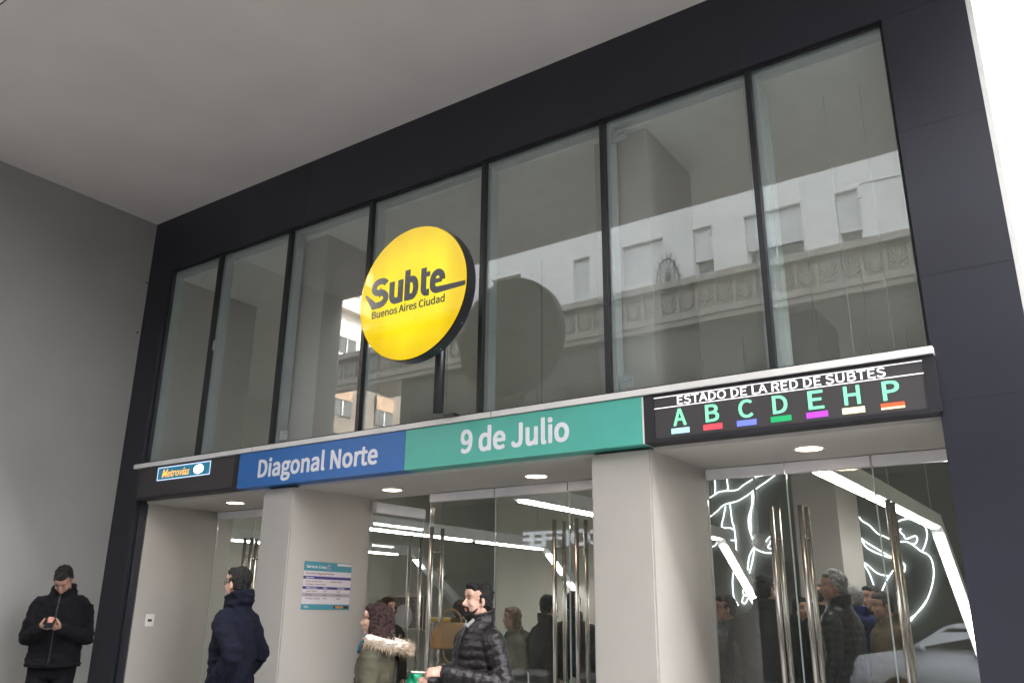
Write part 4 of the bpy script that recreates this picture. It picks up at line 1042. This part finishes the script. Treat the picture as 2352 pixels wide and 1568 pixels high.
obj('scarf', remesh(b, .009, 2, lambda v: .006 * noise.noise(v * 40)), 'cloth_teal', a, smooth=True)
b = bmesh.new(); tube(b, [(-.16, -.11, 1.44), (0, .165, 1.36), (.13, .19, 1.15), (.22, .10, .98)], [(.018, .006)] * 4, 6); obj('bag_strap', b, 'cloth_black', a)
hp = dep(955, 1592, 5.12); t = thing('carrier_bag', 'crumpled bright green bag carried beside the olive parka', 'bag', hp)
b = bmesh.new(); ell(b, (0, 0, 0), (.085, .06, .10), seg=20)
for i in range(9): ell(b, (random.uniform(-.06, .06), random.uniform(-.04, .04), random.uniform(-.06, .09)), (.04, .035, .045), seg=10)
tube(b, [(-.03, 0, .08), (0, 0, .13), (.03, 0, .08)], [.012] * 3, 8)
obj('sack', remesh(b, .008, 1, lambda v: .012 * noise.noise(v * 28) + .008 * noise.noise(v * 60)), 'bag_green', t, smooth=True)

c, h = spot(1103, 1333, 5.15, .06)
a = person('bearded person in a shiny black quilted jacket with white shirt collar holding something small', c, fdir(-.86, -.50), h, head_yaw=.05, head_pitch=-.02, build=1.13, jacket='puffer', jstyle='puffer', hem=.82, hair='slick', beard=True, fine=True, collar=1.15, shirt='cloth_white', trousers='cloth_dark',
           arms={-1: ((-.27, .0, 1.13), (-.15, -.27, 1.115), ((.35, -.9, .0), (.9, .3, .1), (0, -.2, 1), .8)), 1: ((.30, .03, 1.12), (.13, -.29, 1.19), ((-.45, -.85, .1), (-.5, .2, -.6), (0, -.3, 1), .8))})
ph = held(a, (.045, -.425, 1.20)); t = thing('lighter', 'small grey object between the fingers of the bearded person', 'lighter', ph, a.rotation_euler.z)
b = bmesh.new(); tube(b, [(0, -.06, .0), (0, .03, -.005)], [.008, .008], 10); obj('body', b, 'steel', t)
b = bmesh.new(); tube(b, [(0, -.075, .001), (0, -.0605, .0)], [.006, .006], 10); obj('cap', b, 'bezel', t)

# --- behind the middle doors
c, h = spot(890, 1368, 8.0)
person('person with curly brown hair half hidden behind the open door leaf', c, fdir(.5, -.85), h, head_yaw=.3, build=.9, jacket='cloth_greybrown', hem=.8, hair='curly', hairm='hair_brown', lock_seed=3)
c, h = spot(1058, 1375, 7.6)
a = person('person with brown hair seen from behind carrying a tan handbag indoors', c, fdir(.3, .9), h, build=.9, jacket='cloth_tan', hem=.72, hair='bun', hairm='hair_brown', lock_seed=5, arms={-1: ((-.27, .02, 1.14), (-.33, -.12, 1.22), ((-.3, -.6, .3), (0, 0, 1), (1, 0, 0), .8))})
hp = dep(1036, 1456, 7.35); t = thing('handbag', 'tan leather handbag on the arm of a person behind the middle doors', 'bag', hp, a.rotation_euler.z + .5)
b = bmesh.new(); stack(b, [(-.12, .17, .06, 0, 0), (-.10, .18, .07, 0, 0), (.04, .155, .055, 0, 0), (.10, .12, .03, 0, 0)], 20); obj('pouch', b, 'bag_tan', t, smooth=True)
b = bmesh.new(); tube(b, [(.09 * math.cos(R(q_)), 0, .09 + .12 * math.sin(R(q_))) for q_ in range(0, 181, 20)], [.009] * 10, 8); obj('handle', b, 'bag_tan', t, smooth=True)
b = bmesh.new(); tube(b, [(.07 * math.cos(R(q_)), .05, -.13 - .10 * math.sin(R(q_))) for q_ in range(0, 181, 20)], [.006] * 10, 8); obj('strap', b, 'bag_tan', t, smooth=True)
c, h = spot(1180, 1391, 7.6)
a = person('person with light brown hair in a hooded beige coat behind the middle doors', c, fdir(-.85, -.35), h, build=.95, jacket='cloth_beige', hem=.62, hair='long', hairm='hair_blond', hood='cloth_beige', collar=.4, trousers='cloth_dark', lock_seed=6, arms={-1: ((-.24, -.02, 1.13), (-.06, -.20, .99), ((.7, -.5, -.3), (0, .6, -.3), (0, -.3, 1), .5)), 1: ((.25, .02, 1.13), (.08, -.20, 1.0), ((-.7, -.5, -.3), (0, .6, -.3), (0, -.3, 1), .5))})
b = bmesh.new(); stack(b, [(.85, .10, .03, 0, -.165), (1.1, .11, .03, 0, -.16), (1.36, .06, .03, 0, -.13)], 14); obj('jumper', b, 'cloth_dark', a, smooth=True)
b = bmesh.new(); tube(b, [(.05, -.10, 1.47), (.075, -.16, 1.38), (.07, -.175, 1.26)], [(.035, .015)] * 3, 8); obj('scarf', b, 'cloth_green', a, smooth=True)
hp = held(a, (-.02, -.27, .86)); t = thing('shoulder_bag', 'small black bag held in front of the beige coat', 'bag', hp, a.rotation_euler.z)
obj('pouch', bevbox(-.12, .12, -.04, .04, -.10, .09, .02), 'cloth_black', t)
b = bmesh.new(); tube(b, [(.1 * math.cos(R(q_)), 0, .085 + .06 * math.sin(R(q_))) for q_ in range(0, 181, 20)], [.008] * 10, 8); obj('handle', b, 'cloth_black', t, smooth=True)
c, h = spot(1258, 1362, 7.4)
person('person in a long dark grey brown coat turned away, behind the middle doors', c, fdir(.75, .55), h, build=1.05, jacket='cloth_greybrown', hem=.55, hair='short', beard='stubble', lock_seed=7)
c, h = spot(1316, 1354, 7.4)
person('person in a black puffer jacket behind the pair of steel handles', c, fdir(.2, .95), h, build=1.0, jacket='puffer_grey', jstyle='puffer', hem=.78, hair='short', lock_seed=8)
c, h = spot(1300, 1506, 7.2)
a = person('short dark haired person with a white furry hood low behind the doors', c, fdir(.1, .98), h, build=1.1, jacket='puffer', jstyle='puffer', hem=.6, hair='bun', hairm='hair_dark', fur=True, lock_seed=9)
for ch_ in a.children:
    if ch_.name.startswith('fur_trim'): ch_.data.materials[0] = M['fur_light']

# --- behind the right hand doors
c, h = spot(1668, 1363, 6.6)
person('person with black hair and glasses facing left in a dark puffer jacket', c, fdir(-.97, -.1), h, build=1.0, jacket='puffer_grey', jstyle='puffer', hem=.75, hair='short', glasses=True, shirt='cloth_teal', skin='skin_tan', trousers='cloth_jeans', lock_seed=10)
c, h = spot(1752, 1316, 6.4)
person('tall person in a black coat seen from behind at the paired door handles', c, fdir(.45, .85), h, head_yaw=-.35, build=1.2, jacket='cloth_black', hem=.6, hair='short', collar=1.0, lock_seed=11)
c, h = spot(1836, 1368, 7.6)
person('person with long dark hair peeking out between dark coats', c, fdir(.1, -.95), h, build=.9, jacket='cloth_dark', hem=.75, hair='long', hairm='hair_dark', lock_seed=12)
c, h = spot(1880, 1336, 7.3)
person('person with cropped grey brown hair facing right behind the shiny down jacket', c, fdir(.8, .3), h, build=1.05, jacket='cloth_black', hem=.7, hair='balding', hairm='hair_darkgrey', lock_seed=13)
c, h = spot(1917, 1307, 6.4)
person('grey haired person in a shiny black down jacket with horizontal quilting', c, fdir(-.72, .62), h, head_yaw=.5, build=1.1, jacket='puffer_grey', jstyle='puffer', hem=.78, hair='brush', hairm='hair_grey', collar=1.0, lock_seed=14, trousers='cloth_dark')
c, h = spot(1960, 1343, 7.2)
person('grey haired person in a blue hooded jacket behind the shiny down jacket', c, fdir(-.35, .9), h, build=1.12, jacket='cloth_blue', hem=.62, hair='short', hairm='hair_grey', hood=True, lock_seed=15, trousers='cloth_jeans')
c, h = spot(2000, 1341, 7.7)
person('person with dark grey hair facing left at the back of the group', c, fdir(-.85, -.45), h, build=1.0, jacket='cloth_dark', hem=.7, hair='short', hairm='hair_darkgrey', lock_seed=16)
c, h = spot(2030, 1355, 6.7)
person('person with receding dark hair in a tan jacket with dark collar looking left', c, fdir(-.95, -.12), h, head_pitch=.12, build=1.05, jacket='cloth_tan', hem=.62, hair='short', hairm='hair_darkgrey', skin='skin_tan', lock_seed=17, trousers='cloth_dark')
for o in SC.objects:
    if '_world' in o: del o['_world']
